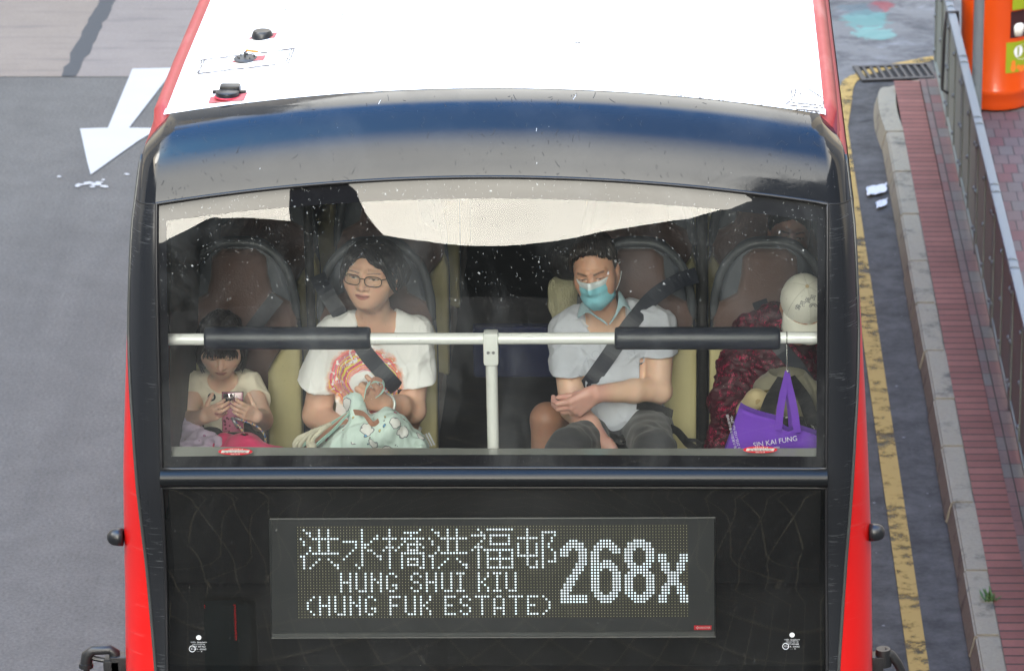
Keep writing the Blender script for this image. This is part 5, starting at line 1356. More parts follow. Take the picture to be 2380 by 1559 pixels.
# ------------------------------------------------------------------ GIRL
def girl():
    root = person('small girl in a cream t-shirt looking down at a phone in both hands')
    hd = Head(W(514, 802, .93), rot(4, 29, 2), (.97, .93, .86))
    sh_l, sh_r = W(458, 892, 1.01), W(580, 889, 1.01); el_l, el_r = W(424, 982, .93), W(608, 976, .93)
    wr_l, wr_r = W(476, 968, .755), W(594, 968, .755); ch = W(518, 935, 1.02); be = W(522, 1000, 1.0)
    def torso(s, o=0.):
        s.ell(ch, (.098+o, .078+o, .115+o), None, 0); s.ell(be, (.108+o, .09+o, .105+o), None, .05); s.cap(sh_l, sh_r, .038+o, .038+o, .04)
    lo, hi = W(380, 1090, .9), W(660, 700, .9); lo[1], hi[1] = .58, 1.2
    b = SDF(lo, hi, .003); torso(b, -.01)
    b.chain([W(518, 855, .98), W(520, 895, 1.02)], [.038, .044], .02); hd.build(b, full=1.2, nose=.85)
    b.chain([sh_l, el_l], [.041, .041], .015); b.chain([el_l, wr_l], [.040, .026], .012)
    b.chain([sh_r, el_r], [.041, .041], .015); b.chain([el_r, wr_r], [.040, .026], .012)
    hand(b, wr_l, W(503, 957, .715)-wr_l, (.15, 1., .1), (-.35, 0, 1.), .72, curl=((8, 30, 40), (10, 34, 40), (12, 36, 40), (14, 40, 40)), thumb=(.55, .6, .35), tcurl=.3, spread=.15, k=.003)
    hand(b, wr_r, W(571, 958, .715)-wr_r, (-.15, 1., .1), (.35, 0, 1.), .72, curl=((8, 30, 40), (10, 34, 40), (12, 36, 40), (14, 40, 40)), thumb=(.55, .6, .35), tcurl=.3, spread=.15, k=.003)
    sk = np.array((.70, .45, .34))
    def paint(V):
        col = np.tile(sk, (len(V), 1)); return hd.paint(V, col, eye=.0014, lip=(.42, .17, .15), brow_w=.003, blush=(.6, .27, .21))
    sdf_obj('body', b, SKIN, root, paint)
    s = SDF(lo, hi, .0032); torso(s, .005)
    dl = (el_l-sh_l)/np.linalg.norm(el_l-sh_l); dr = (el_r-sh_r)/np.linalg.norm(el_r-sh_r); hl, hr = W(440, 936, .98), W(600, 934, .98)
    s.chain([sh_l, hl+dl*.05], [.047, .058], .02); s.chain([sh_r, hr+dr*.05], [.047, .058], .02)
    s.wrinkle(.0025, .06, 8, (1., 1., .6)); s.wrinkle(.0028, .085, 6, (1., 1., .7), ridge=True)
    s.cut(hl, W(430, 975, .9)-hl, hl-np.array([.11, .15, .12]), hl+np.array([.052, .15, .08])); s.cut(hr, W(612, 972, .9)-hr, hr-np.array([.045, .15, .12]), hr+np.array([.11, .15, .08]))
    s.cap(hl+dl*.042, hl+dl*.1, .049, .052, .004, 'sub'); s.cap(hr+dr*.042, hr+dr*.1, .049, .052, .004, 'sub')
    s.chain([W(516, 840, 1.02), W(516, 876, .97), W(519, 886, .90)], [.058, .060, .046], .006, 'sub')
    so = sdf_obj('t_shirt', s, clothmat('cream_tshirt', (.80, .72, .57)), root, smooth_it=1); bv = bvh_of(so)
    g = MB()
    ring = [snap(bv, 492+9.5*math.cos(6.283*k/24), 923+9.5*math.sin(6.283*k/24), .001, .9) for k in range(25)]; ring2 = [snap(bv, 492+5.2*math.cos(6.283*k/24), 923+5.6*math.sin(6.283*k/24), .001, .9) for k in range(25)]
    g.add(ring+ring2, [(k, k+1, 26+k, 25+k) for k in range(24)], 0)
    g.add([snap(bv, 541+26*math.cos(6.283*k/24), 975+14*math.sin(6.283*k/24), .0012, .9) for k in range(24)], [tuple(range(24))], 1)
    g.build('shirt_print', [mat('navy_print', (.02, .022, .035), .8), mat('red_print', (.62, .05, .025), .8)], so)
    h = SDF(hd.p(0, 0, 0)-.16, hd.p(0, 0, 0)+.16, .003)
    hd.E(h, (0, .022, .045), (.086, .102, .093), 0); hd.E(h, (0, .055, -.03), (.080, .062, .085), .03)
    for q in (-1, 1): hd.E(h, (q*.068, -.012, -.045), (.024, .045, .075), .02)
    hd.E(h, (0, -.10, -.062), (.060, .07, .088), .008, 'sub')
    h.wrinkle(.003, .025, 5, (1., 1., .25))
    ho = sdf_obj('hair', h, HAIR, root, smooth_it=1)
    L = [(((x*.4, -.05, .118), (x*.8, -.095, .085), (x, -.094, .055), (x*1.02, -.089, .026)), .008, 3, .006) for x in (-.06, -.05, -.04, -.03, -.02, -.01, 0, .01, .02, .03, .04, .05, .06)]
    for q in (-1, 1):
        for k in range(5): L.append((((q*.06, -.03+.02*k, .08), (q*.085, -.045+.02*k, .02), (q*.083, -.045+.02*k, -.05), (q*.07, -.05+.02*k, -.105)), .011, 4, .007))
    locks(hd, L, 'fringe', HAIR, ho, 6)
    pz = SDF((-1.25, .3, 2.4), (-.75, 1.25, 3.15), .007)
    for px, kx in ((495, 478), (560, 575)):
        hp = W(px, 1012, .98); kn = W(kx, 1095, .62); pz.chain([hp, kn, kn+np.array([0, .03, -.3])], [.062, .045, .04], .03)
    pz.wrinkle(.003, .05, 4)
    sdf_obj('trousers', pz, clothmat('black_trousers', (.018, .017, .017)), root, smooth_it=1)
    return root
GIRL = girl()
def phone():
    root = empty('phone', 'phone in a pink glitter case with camera lenses held by the girl', 'phone')
    A, B, D_ = W(516, 911, .742), W(565, 911, .742), W(513, 968, .722)
    c = (A+B)/2+(D_-A)/2; ux = (B-A); w = np.linalg.norm(ux); ux /= w; uz = (A-D_); uz -= ux*(uz@ux); hgt = .145; uz /= np.linalg.norm(uz); uy = np.cross(uz, ux)*-1
    if uy[1] > 0: uy = -uy   # towards viewer
    top = (A+B)/2; cen = top-uz*hgt/2
    M = Matrix(((ux[0], -uy[0], uz[0], cen[0]), (ux[1], -uy[1], uz[1], cen[1]), (ux[2], -uy[2], uz[2], cen[2]), (0, 0, 0, 1)))
    m, t, b = newmat('glitter_case'); v = t.co('Object'); n = t.noise(v, 90., 3., .7); vo = t.new('ShaderNodeTexVoronoi'); vo.inputs['Scale'].default_value = 70.; t.link(v, vo.inputs['Vector'])
    t.link(t.mix(t.math('LESS_THAN', vo.outputs['Distance'], .3), t.mix(n, (.20, .03, .08), (.42, .14, .20)), (.06, .01, .025)), b.inputs['Base Color']); b.inputs['Roughness'].default_value = .25; b.inputs['Coat Weight'].default_value = .4
    g = MB(); g.box((-w/2, -.004, -hgt/2), (w/2, .004, hgt/2), .003, M=M); g.build('case', m, root, True, sharp=60)
    g = MB(); g.box((-w/2-.0015, -.0030, -hgt/2-.0015), (w/2+.0015, .0035, hgt/2+.0015), .0025, M=M); g.build('bumper', mat('clear_bumper', (.25, .19, .15), .2, .1, coat=.3), root, True, sharp=60)
    g = MB(); g.box((-w/2+.004, -.0075, hgt/2-.036), (w/2-.030, -.0045, hgt/2-.004), .003, M=M); g.build('camera_module', mat('camera_chrome', (.30, .26, .27), .15, metal=.9), root, True, sharp=60)
    for dx, dz in ((-.019, .034), (-.004, .034), (-.019, .018), (-.004, .018)):
        g = MB(); p = M @ Vector((dx, -.0078, hgt/2-.040+dz-.006)); n_ = Vector(uy); g.tube([p, p+n_*.002], .0062, 14); g.build('lens', mat('lens_dark', (.025, .008, .012), .1, coat=.5), root, True, sharp=60)
    # lanyard
    rope = []
    m, t, b = newmat('braided_cord'); v = t.co('Object', (1., 1., 1.)); vo = t.new('ShaderNodeTexVoronoi'); vo.inputs['Scale'].default_value = 170.; t.link(v, vo.inputs['Vector']); r_ = t.sep(vo.outputs['Color'])[0]
    t.link(t.ramp(r_, [(0., (.6, .35, .2)), (.3, (.05, .08, .25)), (.55, (.65, .5, .2)), (.75, (.1, .2, .35)), (.9, (.6, .2, .2))], 'CONSTANT'), b.inputs['Base Color']); b.inputs['Roughness'].default_value = .8
    st = W(539, 970, .70); g = MB()
    p1 = [W(542, 975, .70), W(560, 996, .69), W(572, 1018, .69), W(586, 1034, .70), W(604, 1052, .71)]
    p2 = [W(545, 972, .70), W(572, 980, .70), W(594, 989, .71), W(612, 1006, .72), W(617, 1022, .73), W(614, 1045, .74)]
    g.tube(smooth_curve(p1, 6), .0042, 8); g.tube(smooth_curve(p2, 6), .0042, 8); g.build('lanyard', m, root, True)
    g = MB(); g.tube([st, W(552, 994, .69)], .0055, 8); g.tube([W(546, 972, .70), W(565, 978, .70)], .005, 8); g.build('clasp', mat('steel', (.35, .35, .36), .35, metal=.8), root, True)
phone()

# ------------------------------------------------------------------ MAN
def man():
    root = person('man in a pale grey t-shirt with folded arms and a blue surgical mask')
    hd = Head(W(1384, 628, .95), rot(-8, 10, -8), (1.02, 1.02, 1.05))
    sh_l, sh_r = W(1312, 768, 1.06), W(1535, 758, 1.06); el_l, el_r = W(1331, 948, .90), W(1530, 905, .93)
    wr_l, wr_r = W(1404, 1034, .71), W(1385, 915, .775); ch = W(1425, 850, 1.04); be = W(1440, 945, 1.0)
    def torso(s, o=0.):
        s.ell(ch, (.175+o, .115+o, .19+o), None, 0); s.ell(be, (.168+o, .13+o, .16+o), None, .06)
        s.cap(W(1335, 752, 1.06), W(1510, 745, 1.06), .055+o, .055+o, .05)
        s.cap(sh_l, W(1375, 728, 1.06), .056+o, .045+o, .03); s.cap(sh_r, W(1465, 722, 1.06), .056+o, .045+o, .03)
    lo, hi = W(1215, 1110, .95), W(1620, 540, .95); lo[1], hi[1] = .52, 1.25
    b = SDF(lo, hi, .003); torso(b, -.012)
    b.chain([W(1393, 690, .99), W(1408, 755, 1.05)], [.056, .062], .03)
    hd.build(b, full=.2, nose=1.1, jaw=1.05)
    b.chain([sh_l, el_l], [.054, .047], .02); b.chain([el_l, el_l*.5+wr_l*.5, wr_l], [.047, .043, .030], .015)
    b.chain([sh_r, el_r], [.054, .046], .02); b.chain([el_r, el_r*.6+wr_r*.4, wr_r], [.045, .043, .030], .015); b.ell(el_r+np.array([.012, -.006, -.012]), (.036, .034, .034), None, .02)
    hand(b, wr_r, W(1326, 954, .738)-wr_r, (.25, .6, -.75), (-.1, -.25, 1.), 1.12, curl=((34, 46, 34), (38, 48, 34), (42, 50, 36), (46, 52, 36)), thumb=(.95, .05, .55), tcurl=.5, spread=.3)
    hand(b, wr_l, W(1424, 1092, .66)-wr_l, (0, .4, -1), (1, -.3, 0), 1.08, curl=((15, 20, 15),)*4, thumb=(.95, .1, .4))
    sk = np.array((.60, .33, .225)); arm_ = np.array((.66, .43, .315))
    def paint(V):
        L = hd.loc(V); t_ = sst(L[:, 2], -.22, -.13)[:, None]
        col = arm_*(1-t_)+sk*t_
        # hands and wrists are pinker
        d = np.minimum(np.linalg.norm(V-W(1335, 925, .76), axis=1), np.linalg.norm(V-W(1425, 1050, .7), axis=1)); m = (1-sst(d, .08, .17))[:, None]; col = col*(1-m)+np.array((.60, .33, .27))*m
        return hd.paint(V, col, eye=.0014, brow=(.07, .045, .035), brow_w=.0048, blush=(.5, .2, .13), down=.001)
    sdf_obj('body', b, SKIN, root, paint)
    s = SDF(lo, hi, .0035); torso(s, .006)
    dl = (el_l-sh_l)/np.linalg.norm(el_l-sh_l); dr = (el_r-sh_r)/np.linalg.norm(el_r-sh_r); hl = sh_l+(el_l-sh_l)*.55+np.array([-.012, -.004, 0]); hr = sh_r+(el_r-sh_r)*.46
    s.chain([sh_l, hl+dl*.05], [.062, .072], .025); s.chain([sh_r, hr+dr*.05], [.062, .072], .025)
    s.wrinkle(.004, .095, 13, (1., 1., .6)); s.wrinkle(.0045, .12, 19, (1., 1., .75), ridge=True); s.wrinkle(.0025, .04, 17, (.6, 1., 1.), W(1360, 960, .6), W(1500, 840, 1.2))
    s.cut(hl, np.array([-.02, -.1, -1.]), hl-np.array([.11, .2, .2]), hl+np.array([.068, .2, .1])); s.cut(hr, np.array([.05, -.15, -1.]), hr-np.array([.068, .2, .2]), hr+np.array([.12, .2, .1]))
    s.cap(hl+dl*.052, hl+dl*.13, .060, .064, .004, 'sub'); s.cap(hr+dr*.05, hr+dr*.13, .056, .062, .004, 'sub')
    s.chain([W(1405, 690, 1.06), W(1408, 745, 1.0), W(1414, 764, .93), W(1414, 770, .88)], [.075, .072, .055, .05], .006, 'sub')
    so = sdf_obj('t_shirt', s, clothmat('pale_grey_tshirt', (.47, .485, .54), .12), root, smooth_it=1); bv = bvh_of(so)
    g = MB()
    for ch_, px, py, rt in (('S', 1352, 868, -.75), ('N', 1366, 845, -.55), ('O', 1385, 826, -.3), ('N', 1468, 826, .25), ('O', 1488, 838, .35)):
        print_text(g, ch_, px, py, 30, rot=rt, fn=lambda a, c: snap(bv, a, c, .0015, .9))
    g.build('shirt_print', mat('faded_print', (.42, .44, .50), .9, .1, 40.), so)
    g = MB(); g.tube(smooth_curve([snap(bv, x, y, .001, .9) for x, y in ((1352, 742), (1362, 757), (1385, 768), (1412, 772), (1440, 768), (1462, 752))], 4), .006, 8, flat=.5); g.build('neck_rib', clothmat('grey_rib', (.62, .62, .65)), so, True)
    # pale blue shirt collar
    colm = clothmat('blue_collar', (.36, .52, .58), fold=.15)
    m2 = SDF(lo, hi, .003)
    g = MB()
    def pnl(rows): 
        v, f = grid([[W(*q) for q in r] for r in rows]); return v, f
    for rows in ([[(1352, 698, 1.02), (1345, 716, 1.0), (1339, 745, .955)], [(1364, 708, .975), (1358, 722, .955), (1349, 733, .935)], [(1372, 720, .955), (1372, 726, .94), (1366, 721, .935)], [(1388, 738, .935), (1388, 741, .925), (1384, 733, .925)], [(1414, 753, .915), (1413, 756, .905), (1410, 748, .91)]],
                 [[(1436, 672, 1.02), (1448, 688, 1.0), (1471, 733, .95)], [(1437, 692, .975), (1446, 704, .955), (1460, 716, .935)], [(1438, 708, .955), (1440, 716, .94), (1448, 707, .935)], [(1432, 732, .93), (1434, 737, .92), (1438, 728, .925)], [(1416, 753, .915), (1417, 757, .905), (1420, 748, .91)]]):
        v, f = pnl(rows); g.add(v, f)
    co = g.build('collar', colm, root, True)
    md = co.modifiers.new('sub', 'SUBSURF'); md.levels = 2; md.render_levels = 2; sm = co.modifiers.new('sol', 'SOLIDIFY'); sm.thickness = .003
    # hair
    h = SDF(hd.p(0, 0, 0)-.16, hd.p(0, 0, 0)+.16, .003)
    hd.E(h, (0, .028, .043), (.079, .095, .086), 0); hd.E(h, (0, -.088, -.002), (.068, .075, .088), .008, 'sub'); hd.E(h, (0, -.02, -.07), (.12, .08, .075), .012, 'sub')
    h.wrinkle(.0014, .02, 3, (1., 1., .4)); ho = sdf_obj('hair', h, HAIR2, root, smooth_it=1)
    L = []
    for x in np.linspace(-.06, .06, 15): L.append((((x*.8, -.015, .128-.3*x*x*8), (x, -.058, .122-x*x*6), (x*1.05, -.074, .095-x*x*4)), .0035, 7, .005))
    for q in (-1, 1):
        for k in range(4): L.append((((q*.06, -.02+.015*k, .1), (q*.078, -.035+.016*k, .06), (q*.080, -.038+.016*k, .02)), .004, 6, .004))
    locks(hd, L, 'hair_tufts', HAIR2, ho, 3)
    # surgical mask
    mk_ = bpy.data.objects.new('face_mask', None); COL.objects.link(mk_); mk_.parent = root
    P = []; nu_, nv_ = 25, 19; cols = []
    for j in range(nv_):
        t_ = j/(nv_-1); row = []
        z = .010-.130*t_+.010*math.sin(t_*3)
        hw = .069-.007*t_
        if t_ > .72: hw *= 1-.45*((t_-.72)/.28)**1.5
        for i in range(nu_):
            u = -1+2*i/(nu_-1); x = hw*u
            nose = .034*math.exp(-(u/.20)**2)*(1-sst(t_, .15, .6))+.020*math.exp(-(u/.5)**2)*math.sin(min(1, t_*1.15)*math.pi)
            y = -.107-nose*.85+.074*abs(u)**2.8+(.03*max(0, t_-.8)/.2)
            zz = z+.010*math.exp(-(u/.22)**2)*(1-t_)-.004*abs(u)
            pl = .0022*math.sin(t_*math.pi*7)*(1-.2*abs(u))
            row.append(hd.p(x, y-pl, zz))
        P.append(row)
    v, f = grid(P); tt = [j/(nv_-1) for j in range(nv_) for i in range(nu_)]
    cl = np.array([(.72, .78, .80) if q < .17 else (.27, .64, .74) for q in tt])
    mo = mk('mask_cloth', v, f, mat('mask_cloth', (1, 1, 1), .8, .05, 20., vcol=True), mk_, True, cols=cl); sm = mo.modifiers.new('sol', 'SOLIDIFY'); sm.thickness = .002
    g = MB()
    for q in (-1, 1):
        g.tube(smooth_curve([Vector(hd.p(q*.060, -.012, -.012)), Vector(hd.p(q*.076, .012, .002)), Vector(hd.p(q*.086, .035, .006))], 4), .0016, 6); g.tube(smooth_curve([Vector(hd.p(q*.055, -.02, -.088)), Vector(hd.p(q*.074, .012, -.060)), Vector(hd.p(q*.084, .035, -.03))], 4), .0016, 6)
    g.build('ear_loop', mat('white_elastic', (.75, .76, .76), .8), mk_, True)
    # trousers and belt bag
    pz = SDF((-.2, .3, 2.4), (.85, 1.3, 3.2), .0075)
    for a, k_, r0 in (((1385, 1012, 1.0), (1322, 1045, .52), .085), ((1500, 990, 1.0), (1520, 1052, .50), .092)):
        hp = W(*a); kn = W(*k_); pz.chain([hp, kn, kn+np.array([0, .03, -.45])], [r0, .075, .055], .03); pz.cap(kn+np.array([0, .05, -.44]), kn+np.array([0, -.08, -.47]), .045, .04, .02)
    pz.ell(W(1445, 985, 1.02), (.18, .13, .10), None, .05); pz.wrinkle(.004, .09, 31)
    to = sdf_obj('trousers', pz, clothmat('grey_trousers', (.046, .046, .051)), root, smooth_it=1)
    return root, so, to
MAN, MSHIRT, MTROU = man()
def belt_bag():
    root = empty('waist_bag', 'black waist bag with dangling strap on the lap of the masked man', 'waist bag')
    bk = clothmat('black_nylon', (.010, .010, .011), rough=.6)
    s = SDF(W(1300, 1100, .5), W(1640, 930, 1.2), .005)
    s.chain([W(1395, 985, .88), W(1440, 1002, .80), W(1500, 1003, .80), W(1545, 1000, .86)], [.022, .04, .035, .022], .02); s.chain([W(1402, 1005, .80), W(1470, 1018, .74)], [.018, .028], .02); s.wrinkle(.004, .04, 5)
    sdf_obj('pouch', s, bk, root, smooth_it=1)
    g = MB(); g.ribbon(smooth_curve([W(1535, 985, .90), W(1570, 1000, .86), W(1588, 1018, .85), W(1600, 1032, .86), W(1625, 1048, .88)], 5), (.3, 0, 1), .028, .004); g.ribbon(smooth_curve([W(1480, 942, .86), W(1510, 945, .87), W(1545, 955, .92), W(1562, 962, .98)], 4), (0, 0, 1), .03, .006); g.ribbon([W(1596, 1022, .85), W(1618, 1024, .84), W(1630, 1034, .84)], (0, 0, 1), .014, .003)
    g.build('strap', bk, root)
belt_bag()

# ------------------------------------------------------------------ OLDER WOMAN IN BROCADE JACKET AND CAP
def brocade():
    m, t, b = newmat('wine_brocade'); v = t.co('Object'); n = t.noise(v, 19., 4., .55, 2.2); w = t.noise(v, 38., 3., .5, 2.8)
    f = t.math('MULTIPLY', t.step(t.math('ABSOLUTE', t.math('SUBTRACT', w, .5)), .0, .035), 1.); f = t.math('MULTIPLY', t.math('SUBTRACT', 1., f), t.step(n, .50, .56))
    t.link(t.mix(f, (.034, .001, .007), (.55, .010, .09)), b.inputs['Base Color']); t.link(t.math('MULTIPLY_ADD', f, -.1, .5), b.inputs['Roughness']); b.inputs['Sheen Weight'].default_value = 0.; b.inputs['Specular IOR Level'].default_value = .3
    t.link(t.bump(n, .4, .01), b.inputs['Normal']); return m
def auntie():
    root = person('older woman in a wine red brocade jacket bowing her head in a white cap')
    hd = Head(W(1868, 716, .86), rot(14, 40, -4), (1.0, 1.0, 1.0))
    sh_l, sh_r = W(1742, 768, 1.06), W(1915, 772, 1.06); el_l = W(1690, 938, .95); wr_l = W(1762, 985, .78); ch = W(1815, 850, 1.03); be = W(1815, 950, .98)
    lo, hi = W(1630, 1100, .95), W(2010, 600, .95); lo[1], hi[1] = .5, 1.25
    b = SDF(lo, hi, .0035)
    hd.build(b, full=0.); b.chain([W(1865, 745, .93), W(1840, 790, 1.03)], [.05, .055], .03); b.ell(ch, (.13, .09, .16), None, .05)
    b.chain([el_l, wr_l], [.03, .028], .01); hand(b, wr_l, (.9, -.3, -.1), (0, .5, -.8), (.2, -.7, .6), .95, curl=((30, 50, 40),)*4)
    sk = np.array((.48, .25, .16)); sdf_obj('body', b, SKIN, root, lambda V: hd.paint(V, np.tile(sk, (len(V), 1)), eye=.002))
    s = SDF(lo, hi, .004); s.ell(ch, (.165, .125, .19), None, 0); s.ell(be, (.175, .14, .17), None, .06); s.cap(sh_l, sh_r, .06, .06, .05)
    s.chain([W(1800, 745, 1.06), W(1860, 755, 1.04)], [.07, .075], .04)
    s.chain([sh_l, W(1712, 850, 1.02), el_l], [.066, .070, .072], .025); s.chain([el_l, W(1735, 975, .83)], [.070, .058], .02); s.chain([W(1680, 965, .93), W(1672, 1040, .88)], [.045, .06], .03)
    s.chain([sh_r, W(1935, 930, .98), W(1880, 985, .8)], [.066, .065, .05], .025)
    s.wrinkle(.0038, .10, 41, (1., 1., .9)); s.wrinkle(.0042, .11, 44, (1., 1., .8), ridge=True); s.wrinkle(.003, .035, 43)
    jo = sdf_obj('jacket', s, brocade(), root, smooth_it=1)
    # cap
    cp = bpy.data.objects.new('cap', None); COL.objects.link(cp); cp.parent = root
    cm = clothmat('cream_cap_cotton', (.70, .68, .60), .05, fold=.2)
    P = []
    for i in range(15):
        ph = math.pi/2*i/14; row = []
        for j in range(49):
            a = 2*math.pi*j/48; seam = 1+.004*abs(math.sin(3*a)); r = math.cos(ph)**.85*seam
            row.append(hd.p(.084*r*math.sin(a), .012-.100*r*math.cos(a), .022+.110*math.sin(ph)**.95+.006*math.cos(a)*(1-i/14)))
        P.append(row)
    v, f = grid(P); dome = mk('crown', v, f, cm, cp, True)
    g = MB(); 
    for k in range(6):
        a = k*math.pi/3; g.tube([Vector(hd.p(.0845*math.cos(ph)**.85*math.sin(a), .012-.1005*math.cos(ph)**.85*math.cos(a), .0225+.110*math.sin(ph)**.95+.006*math.cos(a)*(1-ph/1.571))) for ph in np.linspace(0, 1.5, 14)], .0011, 5)
    g.build('seam', clothmat('cap_seam', (.56, .54, .47)), cp, True)
    P = []
    for i in range(9):
        t_ = i/8; row = []
        for j in range(25):
            a = R(-72+144*j/24); ex = .068*t_*math.cos(a*.95)**.6
            row.append(hd.p(.085*math.sin(a)*(1+.10*t_), .012-.101*math.cos(a)-ex, .026+.006*math.cos(a)-.020*t_*t_-.06*t_*(1-math.cos(a))*.9-.006*t_))
        P.append(row)
    v, f = grid(P); bo = mk('brim', v, f, cm, cp, True); bo.modifiers.new('s', 'SOLIDIFY').thickness = .003
    MB().lathe([(0, -.002), (.007, -.001), (.007, .003), (.004, .005), (0, .0055)], hd.p(0, .012, .1315), 16, ax=Matrix(hd.R)).build('button', clothmat('cap_button', (.62, .48, .30)), cp, True)
    bv = bvh_of(dome, bo); g = MB()
    for ch_, px, py, rt in (('\u4f5b', 1854, 715, -.35), ('\u9640', 1865, 707, -.3), ('\u5f4c', 1877, 699, -.25), ('\u963f', 1889, 693, -.2)): print_text(g, ch_, px, py, 13.5, rot=rt, fn=lambda a, c: snap(bv, a, c, .0012, .8))
    for k in range(7):
        a = math.pi*k/6
        c0 = (1890+6.5*math.cos(a), 712-4.5*math.sin(a)); ring = [snap(bv, c0[0]+3*math.cos(x), c0[1]+2.6*math.sin(x), .0014, .8) for x in [6.2832*i/12 for i in range(13)]]; g.tube(ring, .0006, 4, cap=False)
    g.build('cap_print', mat('ink_blue', (.03, .035, .06), .8), dome)
    h = SDF(hd.p(0, 0, 0)-.16, hd.p(0, 0, 0)+.16, .004); hd.E(h, (0, .04, 0), (.078, .075, .07), 0); hd.E(h, (0, -.085, -.03), (.07, .08, .09), .01, 'sub'); sdf_obj('hair', h, HAIR2, root, smooth_it=1)
    pz = SDF((.55, .3, 2.4), (1.2, 1.3, 3.1), .009)
    for px, kx in ((1770, 1750), (1870, 1880)):
        hp = W(px, 1040, 1.0); kn = W(kx, 1090, .55); pz.chain([hp, kn, kn+np.array([0, .03, -.45])], [.08, .07, .055], .03)
    sdf_obj('trousers', pz, clothmat('black_trousers', (.018, .017, .017)), root, smooth_it=1)
    return root, jo
AUNT, JACKET = auntie()

# ------------------------------------------------------------------ passengers further back
def back_person(label, c, rt, cloth, sc=1., arms=(), hair=HAIR, specs=False, sk=(.42, .23, .16), legs=(), tx=0., tw=1.):
    root = person(label); hd = Head(c, rot(*rt), sc); c = np.array(c)
    n = c+np.array([0, .06, -.22]); b = SDF(c-np.array([.35, .4, .75]), c+np.array([.35, .35, .2]), .0045)
    hd.build(b); b.chain([c+np.array([0, .02, -.08]), n], [.055, .06], .03); b.ell(n+np.array([tx, .02, -.2]), (.13*tw, .09, .15), None, .04)
    for a in arms: b.chain(a, [.045, .042, .030][:len(a)], .02)
    for a in legs: b.chain(a, [.085, .062, .046][:len(a)], .02)
    s_ = np.array(sk); sdf_obj('body', b, SKIN, root, lambda V: hd.paint(V, np.tile(s_, (len(V), 1)), eye=.003))
    s = SDF(c-np.array([.4, .4, .75]), c+np.array([.4, .35, .1]), .006); s.ell(n+np.array([tx, .02, -.22]), (.18*tw, .125, .2), None, 0); s.cap(n+np.array([tx-.15*tw, .03, -.07]), n+np.array([tx+.15*tw, .03, -.07]), .06, .06, .05); s.ell(n+np.array([tx, .02, -.42]), (.17*tw, .13, .16), None, .05)
    for a in arms: s.chain(a[:2], [.066, .058], .02)
    s.wrinkle(.004, .07, 12); sdf_obj('top', s, cloth, root, smooth_it=1)
    h = SDF(c-.16, c+.16, .004); hd.E(h, (0, .028, .046), (.084, .097, .089), 0); hd.E(h, (0, -.09, -.015), (.066, .075, .09), .008, 'sub'); hd.E(h, (0, 0, -.085), (.12, .12, .06), .012, 'sub'); h.wrinkle(.0014, .025, 6, (1., 1., .4)); sdf_obj('hair', h, hair, root, smooth_it=1)
    if specs:
        g = MB()
        for q in (-1, 1): g.tube([Vector(hd.p(q*.0325+.023*math.cos(a), -.099, .003+.017*math.sin(a))) for a in [6.2832*k/20 for k in range(21)]], .0013, 6, cap=False); g.tube([Vector(hd.p(q*.056, -.097, .01)), Vector(hd.p(q*.078, .01, .01))], .0015, 6)
        g.tube([Vector(hd.p(-.01, -.1, .01)), Vector(hd.p(.01, -.1, .01))], .0013, 6); g.build('glasses', mat('steel', (.35, .35, .36), .35, metal=.8), root, True)
    return root
back_person('bespectacled man in dark clothes in the second row behind the girl', W(448, 606, 1.95), (10, 8, 4), clothmat('black_top', (.012, .012, .013)), specs=True)
ca = W(1338, 622, 1.62)
back_person('passenger in a beige ribbed jumper with bare legs behind the masked man', ca, (150, 0, 0), mat('beige_rib_knit', (.42, .39, .26), .95, .08, 5., bump=.8, bscale=1., bdist=.01, stretch=(160., 160., 6.)), arms=([W(1311, 682, 1.56), W(1322, 770, 1.52), W(1370, 850, 1.4)],), tx=.15, tw=.7, legs=([W(1330, 985, 1.55), W(1272, 975, 1.36), W(1262, 1120, 1.34)],), sk=(.40, .20, .13))
back_person('passenger whose pale forehead shows above the seat at the right', W(1834, 548, 2.0), (5, -6, 6), clothmat('black_top', (.012, .012, .013)), sk=(.55, .32, .25))

# ------------------------------------------------------------------ seat belts (parts of the bus seats)
BELT = mat('belt_webbing', (.012, .015, .026), .55, .12, 30., bump=.5, bscale=300., bdist=.001)
def belt(pts, body, w=.050, label=None, off=.006, free=()):
    bv = bvh_of(*body) if body else None; P = []
    for px, py, y in pts:
        p = None
        if bv is not None and y is None: p = snap(bv, px, py, off)
        P.append(Vector(p) if p is not None else Vector(W(px, py, y if y is not None else .93)))
    C2 = smooth_curve(P, 5); g = MB(); vd = [(CAM-p).normalized() for p in C2]; wd = []
    for i, p in enumerate(C2):
        d = (C2[min(i+1, len(C2)-1)]-C2[max(i-1, 0)]).normalized(); wd.append(d.cross(vd[i]).normalized())
    g.ribbon(C2, wd, w, .003); return g.build('seat_belt', BELT, BUS)
belt([(738, 640, 1.2), (752, 670, 1.1), (790, 730, None), (820, 775, None), (850, 820, None), (885, 862, None), (915, 895, None), (938, 925, .96), (960, 970, 1.04)], [WSHIRT], .058)
belt([(645, 690, 1.16), (610, 735, 1.14), (570, 790, 1.13), (540, 850, 1.12)], [], .055)
belt([(1620, 640, 1.2), (1575, 655, 1.15), (1520, 690, 1.08), (1480, 735, None), (1450, 775, None), (1420, 820, None), (1392, 860, None), (1372, 888, None), (1352, 915, .95)], [MSHIRT], .058)
belt([(1765, 700, 1.14), (1800, 790, None), (1850, 850, None), (1885, 905, None)], [JACKET], .055)
for q in ((690, 640), (1636, 650)):
    pass

